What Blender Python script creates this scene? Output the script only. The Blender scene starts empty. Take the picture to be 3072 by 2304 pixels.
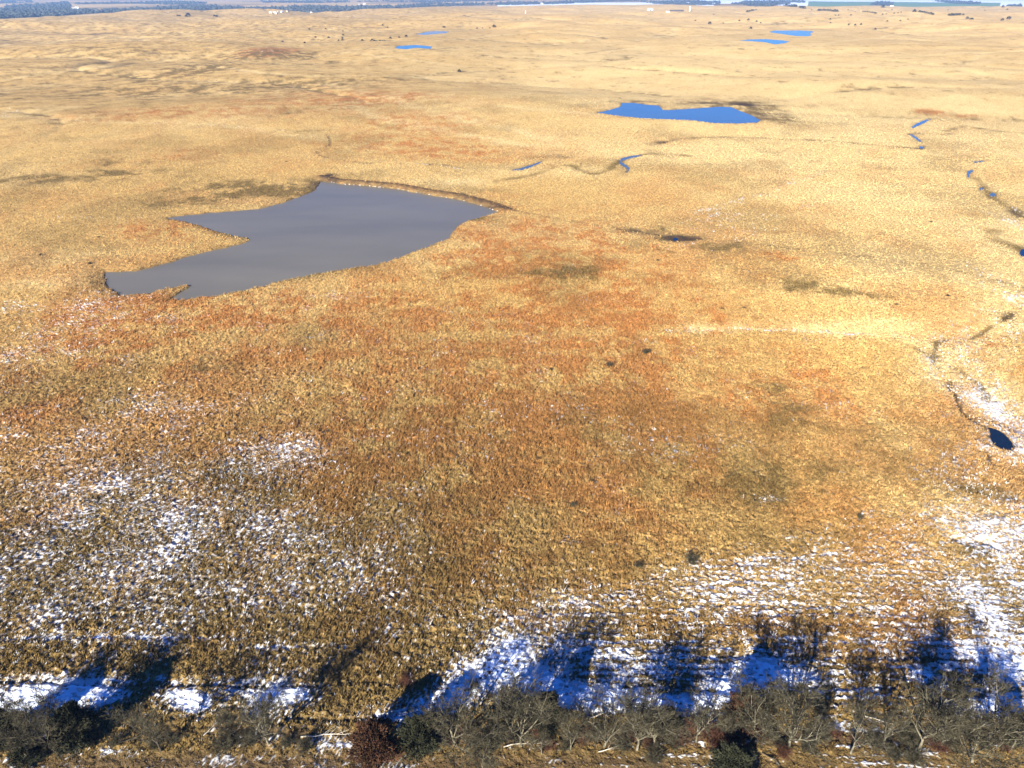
import bpy, math, random
import numpy as np
from mathutils import Vector

# ------------------------------------------------------------------ camera, sky, sun, exposure
S = bpy.context.scene
COL = S.collection
CAM_H = 100.0
PITCH = math.radians(28.7)          # below the horizon
FPX = 2153.0                        # focal length in photo pixels (photo 3072 x 2304)
cam_d = bpy.data.cameras.new("camera")
cam_d.sensor_fit = 'HORIZONTAL'; cam_d.sensor_width = 36.0
cam_d.lens = 36.0 * FPX / 3072.0
cam_d.clip_start = 1.0; cam_d.clip_end = 90000.0
cam = bpy.data.objects.new("camera", cam_d); COL.objects.link(cam)
cam.location = (0, 0, CAM_H); cam.rotation_euler = (math.pi / 2 - PITCH, 0, 0)
S.camera = cam
S.view_settings.view_transform = 'Standard'; S.view_settings.look = 'None'
S.view_settings.exposure = 1.76; S.view_settings.gamma = 1.0
S.cycles.max_bounces = 6; S.cycles.diffuse_bounces = 2; S.cycles.glossy_bounces = 2
S.cycles.transmission_bounces = 2; S.cycles.volume_bounces = 0; S.cycles.transparent_max_bounces = 4
S.cycles.use_adaptive_sampling = True

SUN_EL = math.radians(23.0)
SHADOW_AZ = math.radians(28.0)      # shadows fall away from the camera, to the right of straight ahead
sun_from = Vector((-math.sin(SHADOW_AZ) * math.cos(SUN_EL), -math.cos(SHADOW_AZ) * math.cos(SUN_EL), math.sin(SUN_EL)))
sun_d = bpy.data.lights.new("sun", 'SUN'); sun_d.energy = 4.6; sun_d.angle = math.radians(0.5); sun_d.color = (1.0, 0.93, 0.80)
sun = bpy.data.objects.new("sun", sun_d); COL.objects.link(sun)
sun.rotation_euler = sun_from.to_track_quat('Z', 'Y').to_euler()
sun.location = (0, 0, 300)

W = bpy.data.worlds.new("World"); S.world = W; W.use_nodes = True
wn = W.node_tree.nodes; wl = W.node_tree.links
for n in list(wn): wn.remove(n)
sky = wn.new('ShaderNodeTexSky'); sky.sky_type = 'NISHITA'; sky.sun_disc = False
sky.sun_elevation = SUN_EL; sky.sun_rotation = math.pi + SHADOW_AZ
sky.air_density = 1.0; sky.dust_density = 0.1; sky.ozone_density = 6.0
wm = wn.new('ShaderNodeMix'); wm.data_type = 'RGBA'; wm.blend_type = 'MULTIPLY'; wm.inputs[0].default_value = 1.0
wm.inputs[7].default_value = (0.11, 0.47, 1.08, 1)
wb = wn.new('ShaderNodeBackground'); wb.inputs[1].default_value = 0.05
wo = wn.new('ShaderNodeOutputWorld')
wl.new(sky.outputs[0], wm.inputs[6]); wl.new(wm.outputs[2], wb.inputs[0]); wl.new(wb.outputs[0], wo.inputs[0])

# ------------------------------------------------------------------ numpy noise
def _hash(ix, iy, seed):
    h = (ix.astype(np.int64) * 374761393 + iy.astype(np.int64) * 668265263 + seed * 974634777) & 0xFFFFFFFF
    h = ((h ^ (h >> 13)) * 1274126177) & 0xFFFFFFFF
    return (h ^ (h >> 16)) & 0xFFFF

def perlin(x, y, seed=0):
    x = np.asarray(x, float); y = np.asarray(y, float)
    ix = np.floor(x); iy = np.floor(y); fx = x - ix; fy = y - iy
    u = fx * fx * fx * (fx * (fx * 6 - 15) + 10); v = fy * fy * fy * (fy * (fy * 6 - 15) + 10)
    def g(ox, oy):
        a = _hash(ix + ox, iy + oy, seed) * (2 * math.pi / 65536.0)
        return np.cos(a) * (fx - ox) + np.sin(a) * (fy - oy)
    a = g(0, 0); b = g(1, 0); c = g(0, 1); d = g(1, 1)
    return ((a + (b - a) * u) * (1 - v) + (c + (d - c) * u) * v) * 1.5

def fbm(x, y, wl_, octv=3, seed=0, gain=0.5):
    s = 0; amp = 1; f = 1.0 / wl_
    for o in range(octv):
        s = s + amp * perlin(x * f + o * 17.3, y * f - o * 9.1, seed + o * 31); amp *= gain; f *= 2.03
    return s

def sstep(a, b, x):
    t = np.clip((x - a) / (b - a), 0, 1); return t * t * (3 - 2 * t)

# ------------------------------------------------------------------ photo pixel -> ray
def ray(px, py):
    u = px - 1536.0; v = py - 1152.0
    cp, sp = math.cos(PITCH), math.sin(PITCH)
    return np.array([u, FPX * cp - v * sp, -FPX * sp - v * cp])

HY = 1152.0 - FPX * math.tan(PITCH)   # horizon row

def edge_r(x, y):
    """distance at which the plateau of grass hills breaks down to the valley"""
    az = np.degrees(np.arctan2(x, y))
    return np.interp(az, [-60, -32, -26, -20, -14, -8, -4, 0, 10, 20, 32, 60],
                     [3300, 3500, 4200, 4700, 4000, 5200, 5800, 6000, 6900, 6600, 6300, 6300])

def base_h(x, y):
    r = np.hypot(x, y)
    A = np.interp(r, [0, 180, 420, 800, 1400, 3000, 6500], [0.05, 0.25, 2.0, 9.5, 18, 24, 10])
    h = A * (0.80 * fbm(x * 0.75 + y * 0.25, y, 470, 4, 5, .36) + 0.35 * fbm(x, y, 900, 2, 9))
    # gullies cut into the slopes
    g = np.abs(perlin(x / 420 + .4 * perlin(x / 230, y / 230, 21), y / 340, 22))
    h = h - np.interp(r, [0, 450, 900, 2500], [0, .3, 2.5, 3.5]) * np.exp(-g * 9)
    h = h + np.interp(r, [0, 550, 1000, 3500, 6500], [0, 0, 12, 20, 9]) * perlin(x / 1200 + .5 * perlin(x / 900, y / 900, 31), y / 360 + .35 * perlin(x / 700, y / 700, 32), 33)
    # rust topped knoll left of centre
    for kx, ky, hh, sx, sy in KNOLLS:
        h = h + hh * np.exp(-((x - kx) / sx) ** 2 - ((y - ky) / sy) ** 2)
    e = edge_r(x, y)
    k = sstep(0, 1, (r - e) / 700.0)
    far = -24 + 2.0 * perlin(x / 1500, y / 1500, 77)
    return h * (1 - k) + far * k

def flat_pt(px, py, z=0.0):
    d = ray(px, py); t = (z - CAM_H) / d[2]
    return d[0] * t, d[1] * t

KNOLLS = []
kx, ky = flat_pt(815, 165); KNOLLS.append((kx, ky, 17.0, 95, 120))
kx, ky = flat_pt(620, 215); KNOLLS.append((kx, ky, 5.0, 130, 110))
kx, ky = flat_pt(2590, 35); KNOLLS.append((kx, ky, 14.0, 260, 400))
kx, ky = flat_pt(500, 48); KNOLLS.append((kx, ky, 8.0, 300, 300))

def hit(px, py):
    d = ray(px, py); d = d / np.linalg.norm(d)
    t = np.geomspace(60, 60000, 5000)
    X, Y, Z = d[0] * t, d[1] * t, CAM_H + d[2] * t
    g = Z - base_h(X, Y)
    i = int(np.argmax(g < 0)) if (g < 0).any() else len(t) - 1
    if i == 0: return X[0], Y[0]
    f = g[i - 1] / (g[i - 1] - g[i] + 1e-9); tt = t[i - 1] + f * (t[i] - t[i - 1])
    return d[0] * tt, d[1] * tt

def reg(ox, oy, s):
    return lambda pts: [(ox + p[0] * s, oy + p[1] * s) for p in pts]
DSP = reg(0, 0, 3072 / 2212.0)
R4 = reg(0, 300, 1600 / 2212.0)
R5 = reg(1500, 250, 1572 / 2212.0)
R6 = reg(2272, 850, 800 / 1659.0)
FR3 = reg(2048, 0, 1024 / 2212.0)
FR2 = reg(1024, 0, 1024 / 2212.0)
FR1 = reg(0, 0, 1024 / 2212.0)
B1 = reg(0, 1804, 800 / 2212.0)
B2 = reg(700, 1804, 800 / 2212.0)
B3 = reg(1200, 1804, 800 / 2212.0)
B4 = reg(1700, 1804, 800 / 2212.0)
B5 = reg(2272, 1804, 800 / 2212.0)

# ------------------------------------------------------------------ water outlines
def ribbon(pts, w):
    """a creek pool: polyline in photo px with half widths -> outline in px"""
    L, R = [], []
    n = len(pts)
    for i, (x, y) in enumerate(pts):
        a = pts[max(0, i - 1)]; b = pts[min(n - 1, i + 1)]
        dx, dy = b[0] - a[0], b[1] - a[1]; l = math.hypot(dx, dy) or 1
        ww = w * (0.45 if i in (0, n - 1) else 1.0)
        L.append((x - dy / l * ww, y + dx / l * ww)); R.append((x + dy / l * ww, y - dx / l * ww))
    return L + R[::-1]

def blob_px(cx, cy, rx, ry, n=12, seed=0):
    rr = random.Random(seed)
    return [(cx + rx * math.cos(a) * rr.uniform(.8, 1.15), cy + ry * math.sin(a) * rr.uniform(.8, 1.15)) for a in [2 * math.pi * i / n for i in range(n)]]

WATER = []   # (pixel outline, label, style)
WATER.append((R4([(435,715),(500,713),(570,710),(650,690),(760,655),(900,620),(1000,598),(1040,581),(1028,572),(960,562),(900,545),(830,520),(770,505),(690,490),(760,480),(850,470),(960,462),(1080,452),(1170,428),(1250,400),(1310,375),(1330,340),(1370,340),(1430,350),(1500,355),(1650,370),(1800,397),(1900,412),(1980,432),(2040,452),(2070,465),(2010,482),(1940,500),(1900,520),(1880,545),(1860,575),(1800,600),(1730,625),(1660,655),(1560,683),(1480,695),(1400,708),(1300,722),(1200,745),(1100,770),(1000,795),(900,812),(800,825),(740,828),(712,824),(750,797),(800,768),(760,770),(700,780),(620,800),(560,808),(510,812),(490,800),(455,780),(435,750)]),
  "large murky grey farm pond with forked left end in tan grassland", 'silt'))
WATER.append((R5([(395,126),(440,118),(480,108),(510,98),(515,82),(560,82),(620,90),(670,93),(685,112),(720,112),(800,107),(880,102),(930,98),(975,100),(1000,112),(1050,130),(1100,155),(1080,166),(1000,170),(900,168),(820,157),(700,152),(600,148),(500,138),(440,128)]),
  "bright blue mid-distance pond with pointed left tip right of centre", 'blue'))
WATER.append((FR3([(560,208),(600,197),(760,196),(830,200),(850,206),(825,218),(835,228),(815,238),(740,238),(650,222),(600,215)]), "far blue pond on the right, the farther of the pair", 'blue'))
WATER.append((FR3([(360,265),(430,255),(540,252),(640,260),(695,267),(660,280),(600,288),(540,275),(450,268)]), "far blue pond on the right, the nearer of the pair", 'blue'))
WATER.append((FR2([(480,222),(530,213),(560,204),(620,200),(700,202),(680,216),(600,222),(540,227)]), "far blue pond near picture centre, the farther and thinner one", 'blue'))
WATER.append((FR2([(350,314),(365,297),(480,290),(590,300),(575,317),(480,310),(420,320)]), "far slate blue pond near picture centre, the nearer one", 'blue'))
WATER.append((R6([(1432,895),(1450,935),(1445,960),(1470,1000),(1520,1030),(1570,1042),(1595,1020),(1585,990),(1560,960),(1530,930),(1490,910),(1460,900)]), "small dark blue pool in pale snowy grass at right edge", 'dark'))
WATER.append((ribbon(R5([(52,366),(90,362),(130,350),(178,330)]), 3.2), "slanting narrow creek pool behind the large pond's dam", 'blue'))
WATER.append((ribbon(R5([(600,302),(550,312),(512,322),(505,335),(530,348),(542,360),(535,378)]), 3.6), "hook shaped creek pool right of picture centre", 'blue'))
WATER.append((ribbon(R5([(1818,150),(1790,162),(1760,175),(1735,190)]), 3.4), "light blue slanting creek pool below the red brush", 'blue'))
WATER.append((ribbon(R5([(1732,215),(1755,230),(1778,248)]), 3.2), "thin blue creek pool between two bends on the right", 'blue'))
WATER.append((blob_px(1500+1780*.7107, 250+270*.7107, 9, 3.5, seed=2), "tiny oval creek pool at the bottom of the right creek bend", 'blue'))
WATER.append((ribbon(R5([(2055,328),(2030,329),(1995,334)]), 2.2), "thin dark creek sliver near the right edge", 'blue'))
WATER.append((ribbon(R5([(1998,366),(1978,376),(1975,398)]), 5.0), "small blue crescent creek pool near the right edge", 'blue'))
WATER.append((blob_px(1500+2080*.7107, 250+470*.7107, 9, 6, seed=5), "small round blue creek puddle near the right edge", 'blue'))
WATER.append((blob_px(1500+2031*.7107, 250+445*.7107, 7, 3, seed=6), "tiny creek puddle between the crescent pool and round puddle", 'blue'))
WATER.append((blob_px(1500+2212*.7107, 250+718*.7107, 15, 13, seed=7), "dark pool cut off by the right edge of the picture", 'dark'))
WATER.append((blob_px(2027, 718, 9, 5, seed=8), "little water hole in the dark muddy seep right of centre", 'dark'))

class Poly: pass
polys = []
for k, (px, lab, st) in enumerate(WATER):
    cx = sum(p[0] for p in px) / len(px); cy = sum(p[1] for p in px) / len(px)
    x0, y0 = hit(cx, cy); lev = float(base_h(np.array([x0]), np.array([y0]))[0]) - 0.3
    P = Poly(); P.lev = lev = lev + (9 if math.hypot(x0, y0) > 2300 else 5 if math.hypot(x0, y0) > 1300 else 0); P.pts = np.array([flat_pt(a, b, lev) for a, b in px]); P.lab = lab; P.st = st
    P.big = k < 2
    P.ext = max(np.ptp(P.pts[:, 0]), np.ptp(P.pts[:, 1]))
    polys.append(P)

def poly_sd(P, x, y):
    """signed distance to the outline, negative inside"""
    pts = P.pts; n = len(pts); d2 = np.full(x.shape, 1e18); ins = np.zeros(x.shape, bool)
    for i in range(n):
        ax, ay = pts[i]; bx, by = pts[(i + 1) % n]; ex, ey = bx - ax, by - ay
        t = np.clip(((x - ax) * ex + (y - ay) * ey) / (ex * ex + ey * ey + 1e-12), 0, 1)
        dd = (x - ax - t * ex) ** 2 + (y - ay - t * ey) ** 2; d2 = np.minimum(d2, dd)
        c = ((ay > y) != (by > y)) & (x < (bx - ax) * (y - ay) / (by - ay + 1e-12) + ax); ins ^= c
    d = np.sqrt(d2); return np.where(ins, -d, d)

def line_d(pts, x, y):
    d2 = np.full(x.shape, 1e18)
    for i in range(len(pts) - 1):
        ax, ay = pts[i]; bx, by = pts[i + 1]; ex, ey = bx - ax, by - ay
        t = np.clip(((x - ax) * ex + (y - ay) * ey) / (ex * ex + ey * ey + 1e-12), 0, 1)
        d2 = np.minimum(d2, (x - ax - t * ex) ** 2 + (y - ay - t * ey) ** 2)
    return np.sqrt(d2)

# ------------------------------------------------------------------ lines on the land (photo px polyline, width m, depth m, mask, amount)
def wl_pts(px): return [hit(a, b) for a, b in px]
LINES = []
def line(px, w, depth, mask, amt): LINES.append((wl_pts(px), w, depth, mask, amt))
line(R5([(-60,520),(40,535),(180,560),(420,600),(640,632),(740,652),(820,652),(1000,668),(1100,680),(1300,702),(1600,736),(1850,770),(2000,805),(2212,860)]), 1.3, .3, 'mud_shadow', .50)
line(R5([(530,610),(640,632),(740,655),(800,655)]), 4.5, .3, 'mud_shadow', .9)
line(R5([(680,250),(740,235),(880,226),(1040,228),(1200,236),(1400,242),(1600,262),(1780,276)]), 2.2, .6, 'mud_shadow', .75)
line(R5([(668,256),(690,246)]), 5, .6, 'mud_shadow', .9)
line(R5([(0,410),(60,400),(130,388),(230,350),(300,345),(380,380),(440,378),(500,330),(600,300),(700,300),(800,305)]), 2.5, .5, 'olive', .8)
line(R5([(160,312),(230,305),(270,310)]), 6, .2, 'mud_shadow', .6)
line(R5([(1730,215),(1760,212),(1850,215),(1910,212)]), 2.4, .4, 'mud_shadow', .8)
line(R5([(1890,200),(1960,180),(2060,195),(2212,212)]), 3, .4, 'olive', .8)
line(R5([(2000,400),(2040,440),(2080,480),(2130,510),(2180,530),(2212,560)]), 2.5, .5, 'olive', .9)
line(R5([(2180,535),(2212,555)]), 4, .5, 'mud_shadow', .9)
line(R5([(2090,620),(2120,660),(2180,690),(2212,715)]), 4, .5, 'olive', 1.)
line(R6([(1560,175),(1545,215),(1500,240),(1430,262),(1330,310),(1180,320),(1120,365),(1100,400),(1120,470),(1125,505)]), 1.0, .4, 'olive', 1.0)
line(R6([(1560,170),(1552,205)]), 1.8, .4, 'mud_shadow', .9)
line(R6([(870,360),(980,400),(1080,430),(1110,490)]), .9, .25, 'olive', .8)
line(R6([(1230,485),(1290,520),(1370,580),(1430,650),(1440,690)]), 1.0, .4, 'olive', 1.0)
line(R6([(1205,570),(1228,650),(1262,740),(1310,820),(1380,880),(1430,905)]), .9, .5, 'mud_shadow', .8)
line(R6([(1228,650),(1262,740),(1310,820)]), .5, .5, 'mud_shadow', .9)
line(R6([(1425,1030),(1445,1070),(1455,1120)]), .8, .5, 'mud_shadow', 1.)
line(R6([(1230,1590),(1280,1610),(1340,1635)]), 1.2, .4, 'mud_shadow', .85)
line(R6([(1370,1600),(1430,1610),(1500,1650)]), .9, .4, 'mud_shadow', .85)
line(R6([(1440,1440),(1500,1440),(1535,1430)]), .9, .3, 'mud_shadow', .7)
line(R6([(1330,1290),(1400,1315),(1500,1330),(1580,1330)]), 1.2, .2, 'olive', .8)
line(R4([(1365,150),(1372,185),(1350,192)]), 1.2, .4, 'mud_shadow', .9)
line(R4([(1312,212),(1330,230),(1365,240)]), 1.2, .4, 'mud_shadow', .9)
line(R4([(1400,247),(1480,258),(1540,262)]), 1.4, .3, 'mud_shadow', .7)
line(R4([(1740,262),(1850,270),(1930,284)]), 1.6, .3, 'mud_shadow', .6)
line(B2([(420,965),(560,965),(680,985),(880,990),(1060,970),(1250,948),(1500,935),(1700,920)]), .35, .55, 'mud_shadow', .9)  # carved ditch; the dark tint also paints its shadowed bank
line(B4([(500,705),(740,700),(980,722),(1200,735),(1500,720)]), .45, .5, 'mud_shadow', .9)
line(B5([(0,705),(300,708),(700,715),(1200,712)]), .4, .4, 'mud_shadow', .8)
line(DSP([(1500,1418),(1700,1416),(1900,1422),(2100,1424)]), .35, .35, 'mud_shadow', .7)
line(B1([(0,660),(300,668),(700,690),(1200,700),(1600,690),(2000,705),(2212,715)]), .35, .4, 'mud_shadow', .7)
line(B1([(870,955),(1300,960)]), .3, .3, 'mud_shadow', .8)
line(B2([(0,700),(400,705),(900,690),(1400,690),(1860,680)]), .3, .35, 'mud_shadow', .7)
line(B3([(1280,915),(1460,930),(1640,940)]), .4, .4, 'mud_shadow', .9)
line(B5([(900,930),(1050,935)]), .45, .4, 'mud_shadow', .9)
# far dark draws and tree lined gullies
line(FR1([(290,440),(400,440),(520,425),(640,410),(760,395),(900,380)]), 5, 1.5, 'mud_shadow', .7)
line(FR1([(680,438),(760,425),(880,408)]), 7, 1.5, 'mud_shadow', .9)
line(FR1([(480,222),(600,222),(720,215)]), 16, 1, 'mud_shadow', .8)
line(FR1([(470,392),(530,390)]), 8, 1, 'mud_shadow', .7)
line(FR1([(0,488),(150,482),(270,484)]), 4, 1, 'mud_shadow', .6)
line(FR1([(1300,275),(1620,290),(1900,305)]), 5, .8, 'mud_shadow', .5)
line(FR1([(880,185),(960,155),(1040,140)]), 10, 1, 'mud_shadow', .5)
line(FR1([(970,345),(1000,342)]), 6, .6, 'mud_shadow', .9)
line(FR1([(0,258),(110,270)]), 8, .6, 'mud_shadow', .7)
line(FR2([(1560,355),(1700,325),(1800,312),(1900,305)]), 4, 1, 'mud_shadow', .55)
line(FR2([(140,180),(230,178)]), 10, 1, 'mud_shadow', .7)
line(FR2([(1590,110),(1640,110)]), 16, 1, 'mud_shadow', .6)
line(FR2([(640,205),(760,203)]), 9, 1, 'mud_shadow', .7)
line(FR2([(400,235),(500,228)]), 6, 1, 'mud_shadow', .6)
line(FR2([(290,325),(350,315)]), 4, 1, 'mud_shadow', .6)
line(FR3([(830,200),(900,200),(960,199)]), 7, 1, 'mud_shadow', .6)
line(FR3([(180,262),(300,262),(360,264)]), 5, .6, 'mud_shadow', .7)
line(FR3([(690,266),(800,268)]), 5, .6, 'mud_shadow', .5)
line(FR3([(1180,340),(1240,347),(1330,338)]), 3.5, .8, 'mud_shadow', .8)
line(FR3([(1550,292),(1680,292)]), 4.5, .8, 'mud_shadow', .7)
line(FR3([(1080,240),(1200,232)]), 6, .8, 'mud_shadow', .4)
line(FR3([(1760,142),(1950,142),(2212,145)]), 22, 1, 'mud_shadow', .4)
line(FR3([(560,153),(640,151)]), 9, 1, 'mud_shadow', .5)
line(FR3([(1900,190),(2060,180)]), 10, 1, 'mud_shadow', .3)
# pale trails and snow lines
line(R5([(820,550),(920,525),(1010,492),(1110,470),(1200,432),(1290,400),(1370,370)]), 2.6, 0, 'snow', .62)
line(R5([(1100,470),(1240,490)]), 2.5, 0, 'snow', .5)
line(R5([(1260,520),(1320,515)]), 3, 0, 'snow', .5)
line(R5([(820,550),(1160,560)]), 2.5, 0, 'snow', .35)
line(DSP([(1440,716),(1500,710),(1580,706),(1700,712),(1830,718),(1930,722),(2000,735)]), 1.2, .25, 'snow', .75)
line(R6([(1150,820),(1210,800),(1290,805)]), .7, 0, 'snow', .6)
line(R6([(1720,1600),(1700,1650)]), 1, 0, 'snow', .4)
line(R4([(0,62),(80,68),(180,72),(300,84)]), 2.2, 0, 'snow', .5)
line(R4([(460,100),(560,90),(680,100),(820,112),(960,112),(1080,118),(1240,135)]), 2.4, 0, 'snow', .5)
line(R4([(0,485),(150,478),(300,488),(470,492),(640,492)]), 1.6, 0, 'snow', .6)
line(R4([(1480,245),(1640,258),(1800,268),(1960,292)]), 2.5, 0, 'snow', .45)
line(DSP([(1500,1232),(1600,1218),(1720,1206),(1840,1190)]), .6, 0, 'snow', .75)
line(DSP([(20,1378),(200,1376),(380,1378),(520,1378)]), .55, .15, 'snow', .9)
line(DSP([(560,1400),(700,1395),(740,1402)]), .4, .1, 'snow', .7)
line(DSP([(0,1462),(100,1464),(300,1470),(600,1472)]), .5, .2, 'snow', .75)
line(B1([(870,930),(960,940),(1100,940),(1260,940)]), .16, .1, 'snow', 1.1)
for yy, xa, xb in ((1388,1260,2100),(1406,1240,2050),(1422,1240,1990),(1440,1300,2150),(1455,1260,1900),(1468,1300,2000),(1484,1200,1950),(1402,2050,2200),(1352,1500,2000),(1330,1600,2000),(1312,1500,1900)):
    line(DSP([(xa,yy),((xa+xb)/2,yy-3),(xb,yy+2)]), .42, .14, 'snow', .75)
# pale straw valleys
line(R6([(1290,330),(1200,420),(1260,560),(1400,700),(1500,850),(1620,1040)]), 6, 0, 'snow', .36)
line(R6([(1659,120),(1560,240),(1400,300),(1280,330)]), 4, .3, 'pale', 1.4)
line(R5([(2212,560),(2150,640),(2212,720)]), 8, .3, 'pale', 1.4)
line(R5([(2212,540),(2140,600)]), 6, 0, 'snow', .4)
for L_ in ([(0,520),(300,470),(700,430),(1100,390),(1400,350),(1600,322)],[(1400,430),(1700,470),(2000,490),(2212,490)],[(0,300),(400,262),(900,250),(1400,272)],[(1700,215),(2212,170)],[(0,130),(500,100),(900,75)],[(1900,305),(2212,285)]):
    line(FR1(L_), 6, .6, 'pale', 1.3)
for L_ in ([(0,490),(300,490),(800,500),(1500,575),(2100,590)],[(900,385),(1300,385),(1700,335),(1900,308)],[(0,390),(250,415),(700,430)],[(600,270),(1100,215),(1500,190),(2000,235)]):
    line(FR2(L_), 6, .6, 'pale', 1.2)
for L_ in ([(0,285),(200,268),(360,270)],[(500,450),(1100,460),(1700,485),(2000,565),(2212,600)],[(800,300),(1300,250),(1600,205),(1900,170)],[(300,330),(900,345),(1400,370),(2212,330)]):
    line(FR3(L_), 6, .6, 'pale', 1.2)
line(R5([(0,95),(200,110),(400,128)]), 5, .4, 'pale', 1.)
line(R5([(250,262),(0,255)]), 5, .4, 'pale', 1.)
line(DSP([(700,180),(900,230),(1050,270),(1200,300)]), 8, 0, 'pale', .7)
line(R4([(1430,20),(1560,70),(1800,120),(2100,180)]), 9, 0, 'pale', .8)
line(R6([(1290,300),(1200,420),(1240,560),(1400,700),(1500,850),(1659,1050)]), 10, 1.6, 'pale', 1.5)
line(DSP([(1500,705),(1700,700),(2000,720),(2100,700),(2180,650)]), 5, .6, 'pale', 1.2)
line(R5([(1880,300),(2000,240),(2212,310)]), 8, .2, 'pale', .5)
line(DSP([(0,250),(240,262),(480,268),(700,300)]), 7, .3, 'pale', .5)

# blobs: mask, display px centre, radii, amount
BL = []
def blob(mask, x, y, rx, ry, amt):
    sx = 3072 / 2212.0
    cx, cy = hit(x * sx, y * sx)
    ex, _ = hit((x + rx) * sx, y * sx)
    _, n1 = hit(x * sx, (y - ry) * sx); _, n2 = hit(x * sx, (y + ry) * sx)
    BL.append((mask, cx, cy, max(abs(ex - cx), .3), max(abs(n1 - n2) / 2, .3), amt))
# snow
for a in [(60,1508,120,34,1.2),(150,1496,90,32,1.1),(220,1504,65,28,1.),(20,1530,60,32,1.1),(395,1506,60,28,1.),(425,1524,45,26,1.),(590,1506,80,28,1.1),(560,1540,50,16,.7),(650,1500,40,20,.8),(500,1492,40,12,.7),
          (840,1545,70,18,.8),(900,1555,60,22,.8),(930,1520,70,22,.9),(990,1495,70,32,1.),(1040,1460,60,40,1.),(1090,1430,60,40,1.1),(1110,1395,40,35,.8),(1170,1475,80,45,1.),(1250,1510,90,35,.95),(1340,1510,90,35,1.),(1420,1525,90,28,.9),
          (1500,1520,70,25,1.),(1590,1470,60,40,.9),(1650,1450,60,40,1.),(1720,1460,80,30,.8),(1560,1500,40,35,1.),(1850,1500,80,18,.6),(1810,1570,30,20,.8),(1990,1460,50,30,.9),(2080,1530,60,30,1.),(2180,1530,70,45,1.2),(2180,1440,70,60,.9),
          (2100,1420,70,50,.65),(1200,1400,110,45,.5),(1350,1440,130,50,.5),(1500,1430,150,50,.5),(1950,1400,150,40,.45),
          (700,1600,50,12,.7),(740,1612,50,9,.8),(260,1625,50,12,.6),(230,1622,20,8,.8),(870,1655,30,8,.6),(370,1500,20,12,.6),(490,1645,70,12,.4),
          (150,1150,260,150,.27),(420,1120,240,130,.22),(600,1000,110,45,.40),(560,1010,60,20,.25),(250,1270,260,80,.28),(60,1290,120,80,.26),(660,1180,130,60,.2),(200,1090,90,40,.25),(100,950,150,80,.2),(350,880,80,30,.3),(560,1230,200,80,.18),
          (50,662,55,12,.55),(200,690,100,30,.25),(60,760,80,60,.25),(160,660,120,20,.3),(380,690,60,15,.3),(720,640,60,8,.35),(250,640,120,12,.35),
          (1150,1340,200,70,.25),(1280,1320,180,50,.28),(1600,1290,260,70,.36),(1850,1260,260,80,.36),(2050,1230,140,120,.36),(2180,1230,60,200,.5),(2170,1100,60,90,.35),(2140,860,60,70,.4),(2190,1400,50,120,.6),(2190,700,40,60,.45),(2130,1300,80,80,.35),(2190,1130,60,60,.5),(1400,1380,200,40,.3),(2150,880,80,120,.3),(2170,1180,70,160,.4),(2110,1270,110,90,.3),(2100,1000,60,60,.25),(250,1080,340,200,.16),(100,720,150,70,.22),(620,1250,250,120,.16),(2185,620,30,60,.4),(2080,840,30,60,.3),(2080,780,50,50,.35),(2160,900,60,60,.4),(2190,980,40,60,.3),(2050,735,60,15,.4),(2010,1140,180,60,.22),
          (2140,720,80,50,.25),(1700,1150,150,70,.1),(1500,520,160,40,.15),(1580,480,110,30,.3),(1430,1460,60,30,.3),(1750,1400,160,30,.3),(1300,900,150,60,.12),(1450,960,150,60,.14),
          (40,240,50,10,.25),(480,272,60,4,.25),(1390,740,40,10,.35),(1650,1080,50,10,.3),(1600,850,40,20,.15),(2190,640,30,20,.4),(2190,480,30,30,.3)]:
    blob('snow', *a)
# rust / orange bluestem
for a in [(1000,850,480,230,.36),(1250,650,350,120,.25),(900,1150,420,150,.25),(640,215,180,26,.5),(820,210,140,14,.6),(300,245,160,14,.5),(900,265,150,26,.45),(880,310,160,24,.5),(1010,330,130,18,.4),(420,335,120,18,.35),(1190,515,200,60,.5),(1060,560,120,40,.4),(1230,580,90,18,.8),(620,660,260,40,.42),
          (360,500,120,25,.6),(270,690,220,60,.45),(560,720,200,50,.4),(150,760,150,60,.45),(420,800,50,16,.7),(60,870,120,60,.35),(1130,850,260,110,.45),(1330,860,90,50,.45),(760,970,90,50,.8),(880,1010,110,60,.6),(1060,930,160,70,.5),(1450,950,150,60,.5),
          (700,1060,260,60,.35),(900,1180,160,60,.45),(720,1250,160,80,.4),(1200,1080,300,60,.3),(1650,870,90,40,.7),(1780,830,80,60,.4),(1500,1040,150,50,.35),(1620,1020,120,50,.35),(900,1300,250,60,.35),(640,1370,200,40,.4),(820,1430,200,30,.35),
          (1130,1350,120,30,.35),(1600,1350,250,35,.4),(1880,1400,160,50,.5),(1950,1310,160,50,.4),(2090,1400,60,30,.5),(1260,620,200,60,.3),(1700,555,50,12,.5),(2170,770,60,60,.4),(580,108,60,7,3.0),(340,1140,200,80,.15),(1420,700,150,40,.2),
          (1100,1240,200,60,.3),(80,1450,100,20,.3),(1250,760,300,80,.25),(820,1590,60,40,.5),(2000,870,150,80,.1)]:
    blob('rust', *a)
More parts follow.
